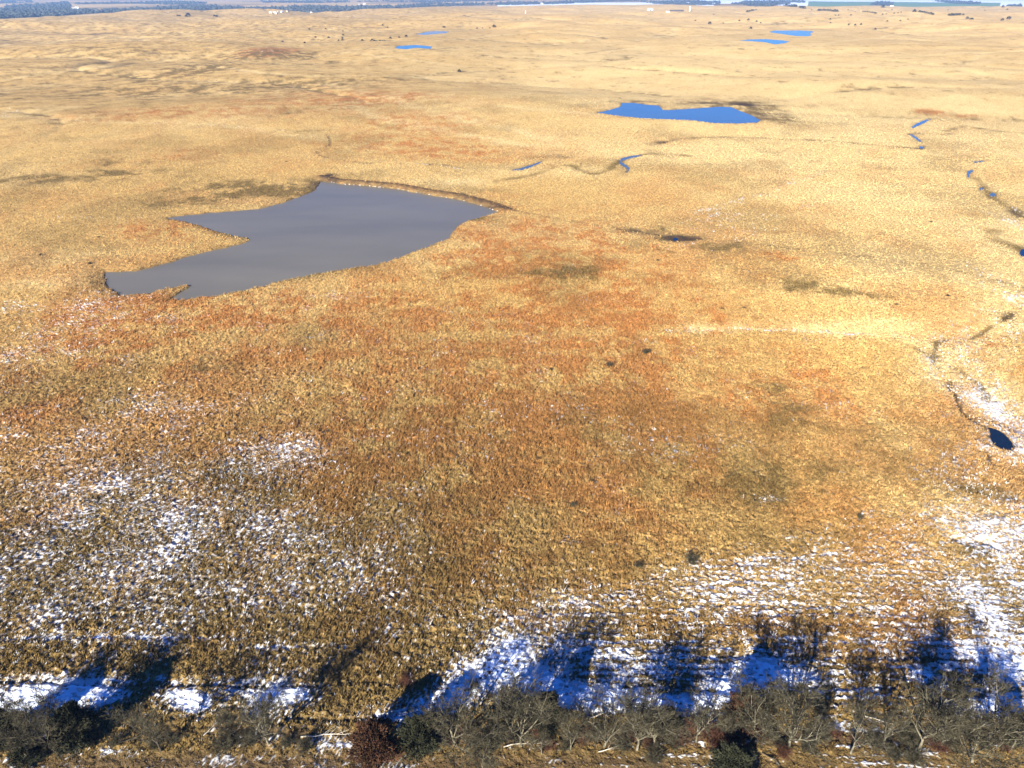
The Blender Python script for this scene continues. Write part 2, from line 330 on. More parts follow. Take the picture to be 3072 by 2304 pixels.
# olive / dark stubble
for a in [(470,412,100,18,.9),(250,378,100,13,.8),(610,408,90,18,1.1),(260,350,90,8,.5),(420,440,110,12,.4),(60,390,70,12,.5),(1210,588,70,14,.7),(430,800,55,14,.7),(1720,618,80,16,.75),(1810,632,50,10,.5),(1500,530,120,14,.6),(1460,520,60,10,.8),(1380,495,60,8,.6),
          (1030,475,60,16,.6),(430,148,60,12,.7),(560,118,100,10,.6),(650,125,50,8,.6),(1200,600,90,12,.4),(640,190,200,12,.3),(340,195,200,14,.35),(1780,1030,130,40,.22),(1700,1060,70,25,.4),(1500,1180,260,90,.10),(1700,1170,120,60,.12),
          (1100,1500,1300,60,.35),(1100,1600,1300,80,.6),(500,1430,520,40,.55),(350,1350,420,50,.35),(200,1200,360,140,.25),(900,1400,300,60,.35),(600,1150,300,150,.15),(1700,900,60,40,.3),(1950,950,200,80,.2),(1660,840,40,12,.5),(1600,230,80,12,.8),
          (1660,255,50,14,.7),(1540,226,100,5,.5),(1380,222,40,4,.5),(1620,1040,100,40,.3),(260,110,180,10,.2),(720,175,200,10,.2),(250,1160,300,100,.2),(300,1060,200,60,.2),(2110,1190,60,16,.4),(2100,1060,60,14,.5),(960,1380,200,40,.2),(1870,640,60,8,.4)]:
    blob('olive', *a)
for a in [(2140,830,60,90,.9),(2070,740,90,40,.9),(2170,540,60,60,.8),(2140,600,70,30,.7),(1900,700,160,12,.7),(1250,370,60,14,.5),(1080,370,110,14,.5),(990,395,90,10,.6),(1430,1235,60,12,.8),(160,610,150,20,.6),(120,560,140,25,.4),(2190,1050,40,60,.5),(1950,720,60,20,.8),
          (1900,450,300,120,.4),(1800,250,400,120,.4),(1700,150,500,60,.45),(2000,600,200,80,.4),(1950,1010,150,80,.2),(1300,150,400,60,.35),(70,240,80,12,.4),(2050,1110,150,60,.35),(1350,320,300,50,.3),(2180,1350,70,120,.6)]:
    blob('pale', *a)
# bright red brush by the creek bend
blob('rust', 2005, 242, 28, 6, 1.5); blob('rust', 2075, 250, 40, 3, 1.2)
blob('mud_shadow', 2005, 242, 18, 3, .25)
blob('mud_shadow', 1460, 515, 28, 7, .9)
blob('mud_shadow', 590, 112, 50, 6, .25)
# dark muddy shore of pond two and the large pond's dam
for a in [(1610,226,26,5,.9),(1640,255,24,8,.5),(1560,225,60,2.5,.6),(1375,222,16,2.5,.7),(690,398,26,10,.7),(712,380,16,5,1.)]:
    blob('mud_shadow', *a)

for x_ in range(900, 2240, 60): blob('mud_shadow', x_, 1592, 45, 22, .62)  # dark strip painting the shade under the hedge, plus leaf litter
for x_ in (30, 110, 190, 350, 480, 580, 640): blob('mud_shadow', x_, 1585, 40, 22, .6)  # same painted shade under the left hand trees
for x_ in range(20, 2200, 90): (blob('olive', x_, 1645, 75, 26, 1.3), blob('mud_shadow', x_, 1650, 70, 24, .28 if x_ > 1500 else .5))

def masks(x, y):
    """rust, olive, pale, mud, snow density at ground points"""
    M = {k: np.zeros(x.shape) for k in ('rust', 'olive', 'pale', 'mud_shadow', 'snow')}
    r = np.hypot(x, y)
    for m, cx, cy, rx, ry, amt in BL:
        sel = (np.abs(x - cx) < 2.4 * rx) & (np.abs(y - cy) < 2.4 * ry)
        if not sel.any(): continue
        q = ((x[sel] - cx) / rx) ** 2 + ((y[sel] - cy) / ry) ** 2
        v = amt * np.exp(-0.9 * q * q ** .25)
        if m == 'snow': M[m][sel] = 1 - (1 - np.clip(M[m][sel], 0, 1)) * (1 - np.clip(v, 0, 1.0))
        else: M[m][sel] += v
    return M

# ------------------------------------------------------------------ materials
def new_mat(name):
    m = bpy.data.materials.new(name); m.use_nodes = True
    nt = m.node_tree; b = nt.nodes['Principled BSDF']; return m, nt, b
def mixrgb(nt, fac, a, b, typ='MIX'):
    n = nt.nodes.new('ShaderNodeMix'); n.data_type = 'RGBA'; n.blend_type = typ; n.clamp_factor = True
    for i, v in ((0, fac), (6, a), (7, b)):
        if isinstance(v, (int, float)): n.inputs[i].default_value = v
        elif isinstance(v, tuple): n.inputs[i].default_value = (*v, 1)
        else: nt.links.new(v, n.inputs[i])
    return n.outputs[2]
def attr(nt, name):
    n = nt.nodes.new('ShaderNodeAttribute'); n.attribute_name = name; return n.outputs['Fac']
def math_n(nt, op, a, b=0.0, clamp=False):
    n = nt.nodes.new('ShaderNodeMath'); n.operation = op; n.use_clamp = clamp
    for i, v in ((0, a), (1, b)):
        if isinstance(v, (int, float)): n.inputs[i].default_value = v
        else: nt.links.new(v, n.inputs[i])
    return n.outputs[0]
def noise_n(nt, scale, detail=3, rough=.55, mapping=None, w=None):
    tc = nt.nodes.new('ShaderNodeNewGeometry')
    n = nt.nodes.new('ShaderNodeTexNoise'); n.inputs['Scale'].default_value = scale; n.inputs['Detail'].default_value = detail; n.inputs['Roughness'].default_value = rough
    if mapping:
        mp = nt.nodes.new('ShaderNodeMapping'); mp.inputs['Rotation'].default_value = (0, 0, mapping[0]); mp.inputs['Scale'].default_value = mapping[1]
        nt.links.new(tc.outputs['Position'], mp.inputs[0]); nt.links.new(mp.outputs[0], n.inputs['Vector'])
    else: nt.links.new(tc.outputs['Position'], n.inputs['Vector'])
    return n.outputs['Fac']
def ramp(nt, v, a, b, lo=0., hi=1.):
    n = nt.nodes.new('ShaderNodeMapRange'); n.inputs[1].default_value = a; n.inputs[2].default_value = b; n.inputs[3].default_value = lo; n.inputs[4].default_value = hi
    nt.links.new(v, n.inputs[0]); return n.outputs[0]

STRAW = (0.52, 0.345, 0.118); PALE = (0.66, 0.50, 0.225); RUST = (0.43, 0.185, 0.055); OLIVE = (0.148, 0.102, 0.035); MUD_SHADOW = (0.075, 0.050, 0.030)
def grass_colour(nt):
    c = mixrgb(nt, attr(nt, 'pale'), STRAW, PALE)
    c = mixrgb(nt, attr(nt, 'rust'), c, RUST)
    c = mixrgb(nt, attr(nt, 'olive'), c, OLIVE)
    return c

def ground_mat():
    m, nt, b = new_mat('prairie_ground')
    c = grass_colour(nt)
    big = noise_n(nt, 0.045, 7, .72); mid = noise_n(nt, 0.5, 4, .65); fine = noise_n(nt, 3.0, 3, .7)
    c = mixrgb(nt, math_n(nt, 'MULTIPLY', ramp(nt, big, .45, .68, 0, .34), ramp(nt, attr(nt, 'open'), 0, 1, 1, .45)), c, (0.30, 0.20, 0.085))
    v = math_n(nt, 'MULTIPLY', ramp(nt, mid, .3, .7, .72, 1.22), ramp(nt, fine, .3, .7, .72, 1.25))
    cc = nt.nodes.new('ShaderNodeCombineColor'); [nt.links.new(v, cc.inputs[i]) for i in range(3)]
    c = mixrgb(nt, 1.0, c, cc.outputs[0], 'MULTIPLY')
    c = mixrgb(nt, attr(nt, 'open'), c, mixrgb(nt, 1.0, c, (1.03, .99, .95), 'MULTIPLY'))
    c = mixrgb(nt, attr(nt, 'mud_shadow'), c, MUD_SHADOW)
    c = mixrgb(nt, attr(nt, 'green'), c, (0.17, 0.26, 0.12))
    s = math_n(nt, 'ADD', attr(nt, 'snowfine'), ramp(nt, fine, .3, .7, -.14, .14))
    s = math_n(nt, 'MAXIMUM', ramp(nt, s, .42, 1.25, 0, .62), ramp(nt, attr(nt, 'drift'), .35, .75), True)
    s = math_n(nt, 'MULTIPLY', s, ramp(nt, attr(nt, 'snowfine'), .30, .50), True)
    c = mixrgb(nt, s, c, (0.80, 0.86, 0.93))
    nt.links.new(c, b.inputs['Base Color']); b.inputs['Roughness'].default_value = .95
    b.inputs['Specular IOR Level'].default_value = .05
    bp = nt.nodes.new('ShaderNodeBump'); bp.inputs['Strength'].default_value = .9; bp.inputs['Distance'].default_value = 1.0
    hsum = math_n(nt, 'ADD', math_n(nt, 'MULTIPLY', mid, .9), math_n(nt, 'MULTIPLY', fine, .30))
    nt.links.new(math_n(nt, 'MULTIPLY', hsum, ramp(nt, s, 0, 1, 1, .35)), bp.inputs['Height'])
    nt.links.new(bp.outputs[0], b.inputs['Normal'])
    return m

def grass_mat():
    m, nt, b = new_mat('dry_grass')
    c = grass_colour(nt)
    v = attr(nt, 'tone')
    cc = nt.nodes.new('ShaderNodeCombineColor'); [nt.links.new(v, cc.inputs[i]) for i in range(3)]
    c = mixrgb(nt, 1.0, c, cc.outputs[0], 'MULTIPLY')
    c = mixrgb(nt, attr(nt, 'frost'), c, (0.78, 0.83, 0.90))
    nt.links.new(c, b.inputs['Base Color']); b.inputs['Roughness'].default_value = .9
    b.inputs['Specular IOR Level'].default_value = .1
    return m

def simple_mat(name, col, var=.35, scale=3.0, rough=.85):
    m, nt, b = new_mat(name)
    n = noise_n(nt, scale, 3)
    lo = tuple(x * (1 - var) for x in col); hi = tuple(min(1, x * (1 + var)) for x in col)
    nt.links.new(mixrgb(nt, ramp(nt, n, .35, .65), lo, hi), b.inputs['Base Color']); b.inputs['Roughness'].default_value = rough
    b.inputs['Specular IOR Level'].default_value = .2
    return m

def water_mat(name, col, rough, wave):
    m, nt, b = new_mat(name)
    n = noise_n(nt, .018, 4, .6, (.3, (.5, 1.6, 1)))
    nt.links.new(mixrgb(nt, ramp(nt, n, .35, .65), tuple(c * .9 for c in col), tuple(c * 1.12 for c in col)), b.inputs['Base Color'])
    b.inputs['Roughness'].default_value = rough; b.inputs['IOR'].default_value = 1.33
    bp = nt.nodes.new('ShaderNodeBump'); bp.inputs['Strength'].default_value = wave; bp.inputs['Distance'].default_value = .06
    nt.links.new(noise_n(nt, 1.6, 3, .6), bp.inputs['Height']); nt.links.new(bp.outputs[0], b.inputs['Normal'])
    return m

M_GROUND = ground_mat(); M_GRASS = grass_mat()
M_SILT = water_mat('silty_water', (0.150, 0.132, 0.082), .3, .3)
M_BLUE = water_mat('clear_water', (0.075, 0.095, 0.075), .08, .6)
M_DARKW = water_mat('dark_water', (0.006, 0.012, 0.02), .12, .4)
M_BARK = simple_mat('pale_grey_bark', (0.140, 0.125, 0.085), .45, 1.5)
M_TWIG = simple_mat('olive_grey_twigs', (0.060, 0.053, 0.031), .7, .9)
M_TWIG2 = simple_mat('red_brown_twigs', (0.085, 0.038, 0.022), .3, .8)
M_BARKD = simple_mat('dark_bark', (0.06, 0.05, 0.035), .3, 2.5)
M_CEDAR = simple_mat('cedar_foliage', (0.026, 0.028, 0.014), .4, 1.2)
M_CEDARR = simple_mat('rusty_cedar_foliage', (0.058, 0.027, 0.013), .6, 1.0)
M_DEAD = simple_mat('bleached_wood', (0.55, 0.50, 0.40), .2, 3)
M_STONE = simple_mat('pale_stone', (0.62, 0.60, 0.56), .2, 3)
M_WOODS = simple_mat('winter_woodland', (0.050, 0.055, 0.045), .5, .02)
M_WHITE = simple_mat('white_painted_metal', (0.78, 0.78, 0.76), .05, .5, .5)
M_ROOF = simple_mat('grey_metal_roof', (0.34, 0.36, 0.40), .15, .3, .5)
M_TANW = simple_mat('tan_siding', (0.50, 0.40, 0.28), .15, .5)
M_BLUEB = simple_mat('pale_blue_metal', (0.38, 0.52, 0.62), .1, .3, .5)
M_DKROOF = simple_mat('dark_shingle', (0.09, 0.08, 0.08), .2, 1)

def props(o, label=None, cat=None, group=None, kind=None):
    if label: o['label'] = label
    if cat: o['category'] = cat
    if group: o['group'] = group
    if kind: o['kind'] = kind
    return o

def mesh_np(name, V, F, mat, attrs=None, smooth=False, parent=None, npf=None):
    """F: (n,k) int array of equal sided faces"""
    V = np.asarray(V, np.float32); F = np.asarray(F, np.int32); k = F.shape[1]
    me = bpy.data.meshes.new(name)
    me.vertices.add(len(V)); me.vertices.foreach_set('co', V.ravel())
    me.loops.add(F.size); me.loops.foreach_set('vertex_index', F.ravel())
    me.polygons.add(len(F)); me.polygons.foreach_set('loop_start', np.arange(0, F.size, k, dtype=np.int32))
    if smooth: me.polygons.foreach_set('use_smooth', np.ones(len(F), bool))
    for an, av in (attrs or {}).items():
        a = me.attributes.new(an, 'FLOAT', 'POINT'); a.data.foreach_set('value', np.asarray(av, np.float32))
    me.update(calc_edges=True); me.materials.append(mat)
    o = bpy.data.objects.new(name, me); COL.objects.link(o)
    if parent: o.parent = parent
    return o

# ------------------------------------------------------------------ terrain height with everything in it
SA, CA = math.sin(SHADOW_AZ), math.cos(SHADOW_AZ)
DAM = [hit(a, b) for a, b in R4([(1335,322),(1400,338),(1500,345),(1650,358),(1800,384),(1900,398),(1990,420),(2060,442),(2105,460)])]

def snow_fine(x, y, dens):
    """patchy snow lying between the tufts: streaks along the shadow direction, rows along the hedge on the right"""
    a = x * SA + y * CA; b = x * CA - y * SA
    n1 = perlin(b / 0.36 + 3, a / 1.0, 201) * .85 + perlin(b / 1.0, a / 2.4, 202) * .40 + perlin(b / 4, a / 6, 207) * .25
    n2 = perlin(x / .75, y / 0.42, 203) * .85 + perlin(x / 5.0, y / 1.0, 204) * .5
    n2 = n2 + .42 * np.sin(2 * math.pi * (y + .9 * perlin(x / 11, y / 7, 209) + .25 * perlin(x / 2, y / 2, 208)) / 1.6) * sstep(122, 104, y) * np.clip(.6 + perlin(x / 12, y / 3, 210), 0, 1.2)
    w = sstep(-5, 25, x) * sstep(150, 110, y)
    n = n1 * (1 - w) + n2 * w
    n = n + .38 * fbm(x, y, 16, 3, 205)
    # density 0 -> none, 1 -> full cover
    return np.clip(.5 + (n * 1.25 + (dens * 1.5 - .93) + .35 * sstep(.82, 1, dens)), -1, 1.6) * (dens > .02)

def terrain(x, y, want_masks=True):
    r = np.hypot(x, y)
    h = base_h(x, y)
    M = masks(x, y)
    r_ = np.clip(r, 0, 3000)
    # broad drift of colour; near olive also paints the shaded gaps between tufts
    n_r = fbm(x, y, 60, 4, 301, .6); n_o = fbm(x, y, 85, 4, 311, .6); n_p = fbm(x, y, 140, 3, 321, .6)
    n_f = fbm(x, y, 5.0, 3, 331, .65)
    fadef = np.interp(r, [0, 300, 900], [1, .8, .35])
    n_c = fbm(x, y, 16, 4, 341, .7); n_d = fbm(x, y, 22, 4, 351, .7)
    gl = np.exp(-np.abs(perlin(x / 420 + .4 * perlin(x / 230, y / 230, 21), y / 340, 22)) * 26) * np.interp(r, [450, 900], [0, 1])
    M['olive'] += gl * np.clip(.25 + .9 * fbm(x, y, 120, 3, 361), 0, .7); M['pale'] += gl * .5
    fk = fbm(x, y, 26, 4, 371, .7)
    M['olive'] += np.clip(fk - .34, 0, .5) * .6 * sstep(500, 1100, r) + .26 * sstep(200, -700, x) * sstep(450, 1000, r) * (1 + .5 * n_c)
    M['pale'] += np.clip(-fk - .2, 0, .5) * .5 * sstep(400, 900, r)
    M['rust'] = .95 * M['rust'] * np.clip(.75 + 1.3 * n_c, 0, 2.2); M['olive'] = M['olive'] * np.clip(.8 + 1.5 * n_d, 0, 2.4)
    M['rust'] = M['rust'] * (1 + 1.1 * n_f * fadef) + np.clip(n_r * 1.1 - .05, 0, .45) * np.interp(r, [0, 200, 500, 1200], [.7, .8, .45, .2]) + .14 * n_f * fadef + np.interp(r, [0, 140, 350, 700], [.12, .22, .12, 0])
    M['olive'] = M['olive'] * (1 + .5 * n_f * fadef) + np.clip(n_o * .9 - .12, 0, .35) * np.interp(r, [0, 500, 1100], [.8, .8, .35]) + np.interp(r, [0, 75, 110, 180, 260], [1, .88, .70, .38, .06]) * (1 - .5 * sstep(-20, 50, x) * sstep(85, 120, y)) + .10 * n_f * fadef
    M['pale'] = M['pale'] + np.clip(n_p * .8 + .1, 0, .6) * np.interp(r, [0, 250, 600, 1500], [.25, .5, .5, .45]) + np.interp(r, [0, 300, 800, 2000], [0, .02, .16, .25]) + .22 * sstep(-100, 500, x) * sstep(350, 900, r)
    # lines
    for pts, w, dep, m, amt in LINES:
        P = np.array(pts); mx = w * 4 + 2
        sel = (x > P[:, 0].min() - mx) & (x < P[:, 0].max() + mx) & (y > P[:, 1].min() - mx) & (y < P[:, 1].max() + mx)
        if not sel.any(): continue
        xs, ys = x[sel], y[sel]
        wob = w * .9 * perlin(xs / (w * 6), ys / (w * 6), 55); wob2 = w * .9 * perlin(xs / (w * 6) + 40, ys / (w * 6), 56)
        d = line_d(pts, xs + wob, ys + wob2) / w
        k = np.exp(-d * d * .9)
        br = .75 + .7 * perlin(xs / (w * 5), ys / (w * 5), 66)
        if m == 'snow': M['snow'][sel] = 1 - (1 - M['snow'][sel]) * (1 - np.clip(amt * k * br, 0, 1))
        else: M[m][sel] += amt * k * br
        h[sel] -= dep * k
    # dam berm of the large pond
    P = np.array(DAM); sel = (x > P[:, 0].min() - 30) & (x < P[:, 0].max() + 30) & (y > P[:, 1].min() - 30) & (y < P[:, 1].max() + 30)
    kd = None
    # ponds
    wet = np.zeros(x.shape)
    for Pn in polys:
        mg = 45 if Pn.big else min(20, 4 + Pn.ext * .3)
        if np.hypot(*Pn.pts.mean(0)) > 1300: mg = 330
        p = Pn.pts; s2 = (x > p[:, 0].min() - mg) & (x < p[:, 0].max() + mg) & (y > p[:, 1].min() - mg) & (y < p[:, 1].max() + mg)
        if not s2.any(): continue
        xs, ys = x[s2], y[s2]
        wb_ = min(1.2, Pn.ext * .01)
        sd = poly_sd(Pn, xs + wb_ * perlin(xs / 5, ys / 5, 91), ys + wb_ * perlin(xs / 5 + 9, ys / 5, 92))
        t = sstep(0, mg, sd)
        shore = Pn.lev + 0.10 + np.clip(sd, 0, 6) * .12
        hs = h[s2]
        hs = np.where(sd > 0, shore * (1 - t) + hs * t, Pn.lev - np.clip(-sd * .6, 0, 1.2) - .02)
        h[s2] = hs
        sh_w = 1.1 if Pn.big else .5
        edge = np.exp(-np.clip(sd, 0, 50) / sh_w) * (.5 + .5 * perlin(xs / 6, ys / 6, 95))
        M['mud_shadow'][s2] += np.clip(edge, 0, 1) * (.9 if Pn.big else .6)
        M['olive'][s2] += .35 * np.exp(-np.clip(sd, 0, 90) / (3 * sh_w)) * (1 + perlin(xs / 7, ys / 7, 96))
        M['snow'][s2] *= (sd > 0)
        wet[s2] = np.maximum(wet[s2], (sd < sh_w * .3) * 1.0)
    if sel.any():
        xs, ys = x[sel], y[sel]; d = line_d(DAM, xs, ys); k = np.exp(-(d / 3.2) ** 2)
        h[sel] += 1.2 * k; M['mud_shadow'][sel] += .9 * np.exp(-(d / 3.2) ** 2) * (1 + .4 * perlin(xs / 3, ys / 3, 71)); M['rust'][sel] += .5 * np.exp(-(d / 4.5) ** 2)
    # valley fields beyond the hills
    e = edge_r(x, y); vk = sstep(150, 500, r - e)
    fx = np.floor(x / 900 + .3 * perlin(x / 4000, y / 4000, 5)); fy = np.floor(y / 1300)
    hsh = _hash(fx, fy, 9) / 65536.0
    green = np.zeros(x.shape)
    az = np.degrees(np.arctan2(x, y))
    M['snow'] = np.where(vk > .5, 0, M['snow'])
    M['rust'] *= (1 - vk); M['mud_shadow'] *= (1 - vk)
    M['olive'] = M['olive'] * (1 - vk) + vk * (.1 + .5 * (hsh > .6))
    M['pale'] = M['pale'] * (1 - vk) + vk * (.35 + .5 * hsh)
    snowf = vk * (((az > -1.0) & (az < 14) & (r < e + 3500)) | ((az > 25) & (r > e + 1500)) | ((az > 13) & (az < 25) & (r > e + 2600)) | (hsh > .90))
    green = vk * ((az > 20) & (az < 31) & (r < e + 5200) & (r > e + 400)) * 1.0
    snowf = np.where(green > .5, 0, snowf)
    # tussock relief
    lump = np.interp(r, [0, 200, 400], [1, .8, 0]) * np.interp(y, [0, 66, 74], [.3, .3, 1]); lump2 = np.interp(r, [0, 300, 700], [.6, .8, 0])
    smooth = 1 - np.clip(M['snow'] * .5, 0, .55)
    dry = 1 - wet
    l1 = .55 + 1.0 * perlin(x / 1.15 + y / 5, y / .95, 401) + .4 * perlin(x / .5, y / .5, 402); l2 = perlin(x / 3.1, y / 3.1, 403)
    h = h + (lump * .44 * l1 * smooth + lump2 * .16 * l2) * dry
    for k in ('rust', 'olive', 'pale', 'mud_shadow'): M[k] = np.clip(M[k], 0, 1)
    M['rust'] = np.clip(M['rust'], 0, .95); M['olive'] = np.clip(M['olive'], 0, .9)
    sf = snow_fine(x, y, np.clip((M['snow'] - .22 * sstep(.35, .6, M['snow']) * sstep(.85, .7, M['snow'])) * 1.08 + np.interp(r, [0, 230, 300], [.31, .22, 0]) * (1 - .4 * sstep(0, 40, x) * sstep(140, 170, y)) + .05 * sstep(20, -10, x) * sstep(220, 150, r) * sstep(80, 88, y) * (1 - M['rust'] * .6), 0, 1)) * dry * (M['mud_shadow'] < .75)
    M['snowd'] = np.clip(M['snow'] + np.interp(r, [0, 230, 300], [.16, .12, 0]) * sstep(30, -10, x), 0, 1)
    sf = np.maximum(sf, snowf * 1.2) * (1 - 0)
    # snow lies in the low ground between lumps
    sf = sf - lump * .25 * np.clip(l1 - .55, -.3, .5) * (np.clip(M['snow'], 0, 1) > .03)
    M['drift'] = np.maximum(sstep(.72, 1.05, np.clip(M['snow'], 0, 1) + .25 * perlin(x / 1.4, y / .7, 215)), (snowf > .5) * 1.0); M['open'] = np.interp(r, [420, 900], [0, 1]); M['green'] = green; M['snowfine'] = np.clip(sf, 0, 1.5); M['wet'] = wet
    return h, M

# ------------------------------------------------------------------ ground sheet: polar grid, finest where things are near
def build_ground():
    q = CAM_H * FPX / 3.0
    rs = [40.0]
    while rs[-1] < 6800:
        r = rs[-1]; rs.append(r + min(max(1.05 * r * r / q, .14) if r > 58 else .8, 9.0))
    while rs[-1] < 32000: rs.append(rs[-1] * 1.012)
    rs = np.array([1.0, 8, 16, 24, 32] + rs)
    fine = np.arange(-52, 52.001, .082)
    az = np.concatenate([np.arange(-180, -52.5, 4), fine, np.arange(54, 180, 4)])
    A, R = np.meshgrid(np.radians(az), rs)
    X = R * np.sin(A); Y = R * np.cos(A)
    nr, na = X.shape
    H, M = terrain(X.ravel(), Y.ravel())
    V = np.stack([X.ravel(), Y.ravel(), H], 1)
    i = np.arange(nr - 1)[:, None] * na + np.arange(na)[None, :]
    j = np.arange(nr - 1)[:, None] * na + (np.arange(na)[None, :] + 1) % na
    F = np.stack([i, j, j + na, i + na], -1).reshape(-1, 4)
    # orientation: make normals point up
    o = mesh_np('ground', V, F[:, ::-1], M_GROUND, {k: M[k] for k in ('rust', 'olive', 'pale', 'mud_shadow', 'snowfine', 'green', 'open', 'drift')}, smooth=True)
    props(o, "rolling tan and rust prairie with thin patchy snow", None, None, 'structure')
    print('ground', V.shape, 'rings', nr, 'az', na)
    return o
build_ground()

for k, P in enumerate(polys):
    import mathutils.geometry as mg_
    c = P.pts.mean(0)
    # outline pushed a little outwards so the bank cuts the sheet, not the sheet's own rim
    n = len(P.pts); area = 0
    for i in range(n): area += P.pts[i][0] * P.pts[(i + 1) % n][1] - P.pts[(i + 1) % n][0] * P.pts[i][1]
    sg = 1 if area > 0 else -1; out = []
    push = .8 if P.ext < 400 else 1.0
    for i in range(n):
        a, b = P.pts[i - 1], P.pts[(i + 1) % n]; d = b - a; l = np.hypot(*d) + 1e-9
        out.append((P.pts[i][0] + sg * d[1] / l * push * .5, P.pts[i][1] - sg * d[0] / l * push * .5))
    tris = mg_.tessellate_polygon([[Vector((a, b, 0)) for a, b in out]])
    V = [(a, b, P.lev) for a, b in out]
    T = []
    for t in tris:
        a, b, c_ = [out[i] for i in t]
        cr = (b[0] - a[0]) * (c_[1] - a[1]) - (b[1] - a[1]) * (c_[0] - a[0])
        T.append(t if cr > 0 else t[::-1])
    o = mesh_np('water', V, T, {'silt': M_SILT, 'blue': M_BLUE, 'dark': M_DARKW}[P.st])
    props(o, P.lab, None, None, 'structure')

def ground_z(x, y):
    xs = np.atleast_1d(np.array(x, float)); ys = np.atleast_1d(np.array(y, float))
    return terrain(xs, ys)[0]

# ------------------------------------------------------------------ grass tufts
def grass(name, r0, r1, spacing, nb, hgt, wid, seed, label):
    rng = np.random.default_rng(seed)
    xm = r1 * math.sin(math.radians(50))
    nx = int(2 * xm / spacing); ny = int((r1) / spacing)
    gx, gy = np.meshgrid(np.arange(nx), np.arange(ny))
    x = (gx.ravel() + rng.random(gx.size)) * spacing - xm; y = (gy.ravel() + rng.random(gx.size)) * spacing
    r = np.hypot(x, y); az = np.degrees(np.arctan2(x, y))
    # thin the far rim gradually
    keep = (r > r0) & (r < r1) & (np.abs(az) < 51)
    # inside the view with a margin
    cp, sp = math.cos(PITCH), math.sin(PITCH)
    zc = y * cp + CAM_H * sp; keep &= (np.abs(x) / zc * FPX < 1900) & ((-(y * sp) + CAM_H * cp) / zc * FPX < 1290)
    keep &= rng.random(x.size) < sstep(r1, r1 * (.8 if r1 < 400 else .42), r)
    x, y = x[keep], y[keep]
    h, M = terrain(x, y)
    k2 = (M['wet'] < .5) & (rng.random(x.size) > np.clip(M['snowfine'] * .9 - .35, 0, .62) + .33 * sstep(.8, 1, M['snow'])) & (rng.random(x.size) > M['mud_shadow'] * .85)
    x, y, h = x[k2], y[k2], h[k2]; M = {k: v[k2] for k, v in M.items()}
    n = len(x)
    sc = (0.5 + .9 * rng.random(n) ** 1.5) * np.interp(y, [0, 66, 76], [.45, .45, 1]) * (1 - .45 * np.clip(M['snow'], 0, 1)) * (1 - .3 * M['mud_shadow']) * (1 + .25 * np.clip(M['rust'] - .3, 0, 1))
    th = hgt * sc
    tt = (0.5 + .7 * rng.random(n)) if seed == 1 else (.6 + .5 * rng.random(n)) if seed == 2 else (.72 + .3 * rng.random(n))            # tone per tuft
    th = np.repeat(th, nb); X = np.repeat(x, nb); Y = np.repeat(y, nb); Z = np.repeat(h, nb); N = n * nb
    a = rng.random(N) * 2 * math.pi; rr = np.sqrt(rng.random(N)) * wid * np.repeat(sc, nb)
    bx = X + np.cos(a) * rr * .55; by = Y + np.sin(a) * rr * .55
    hh = th * (0.55 + .6 * rng.random(N))
    tx = X + np.cos(a) * rr * 2.1 + .16 * hh + .12 * rng.standard_normal(N) * hh; ty = Y + np.sin(a) * rr * 2.1 + .20 * hh + .12 * rng.standard_normal(N) * hh
    bw = .09 * wid / .3 * (0.6 + .8 * rng.random(N)); b2 = rng.random(N) * math.pi
    V = np.empty((N, 3, 3), np.float32)
    V[:, 0] = np.stack([bx - np.cos(b2) * bw, by - np.sin(b2) * bw, Z - .08], 1)
    V[:, 1] = np.stack([bx + np.cos(b2) * bw, by + np.sin(b2) * bw, Z - .08], 1)
    V[:, 2] = np.stack([tx, ty, Z + hh], 1)
    F = np.arange(N * 3, dtype=np.int32).reshape(-1, 3)
    rep = lambda v, jit=0: np.repeat(np.clip(np.repeat(v, nb) + jit * rng.standard_normal(N), 0, 1), 3)
    tone = np.repeat(np.repeat(tt, nb) * (.75 + .5 * rng.random(N)), 3)
    fr = np.repeat(rng.random(n) < np.clip(M['snowd'] - .12, 0, 1) * .42, nb) & (rng.random(N) < .5)
    fr = fr | (rng.random(N) < .09 * np.repeat(np.clip(M['snowd'] - .1, 0, 1), nb))
    jr = np.repeat(.10 * rng.standard_normal(n), nb)
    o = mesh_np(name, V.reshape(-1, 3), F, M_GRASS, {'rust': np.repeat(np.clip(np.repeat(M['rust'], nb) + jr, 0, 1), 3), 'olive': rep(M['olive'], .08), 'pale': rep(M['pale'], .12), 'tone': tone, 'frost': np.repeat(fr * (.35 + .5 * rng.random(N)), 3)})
    props(o, label, 'grass', None, 'stuff')
    print(name, n, 'tufts', N, 'blades')
grass('grass', 52, 190, .62, 16, .50, .32, 1, "dry tussock grass covering the near prairie")
grass('grass', 165, 330, .85, 9, .52, .40, 2, "dry tussock grass covering the middle prairie")
grass('grass', 300, 860, 1.6, 5, .55, .55, 3, "dry tussock grass around and beyond the large pond")
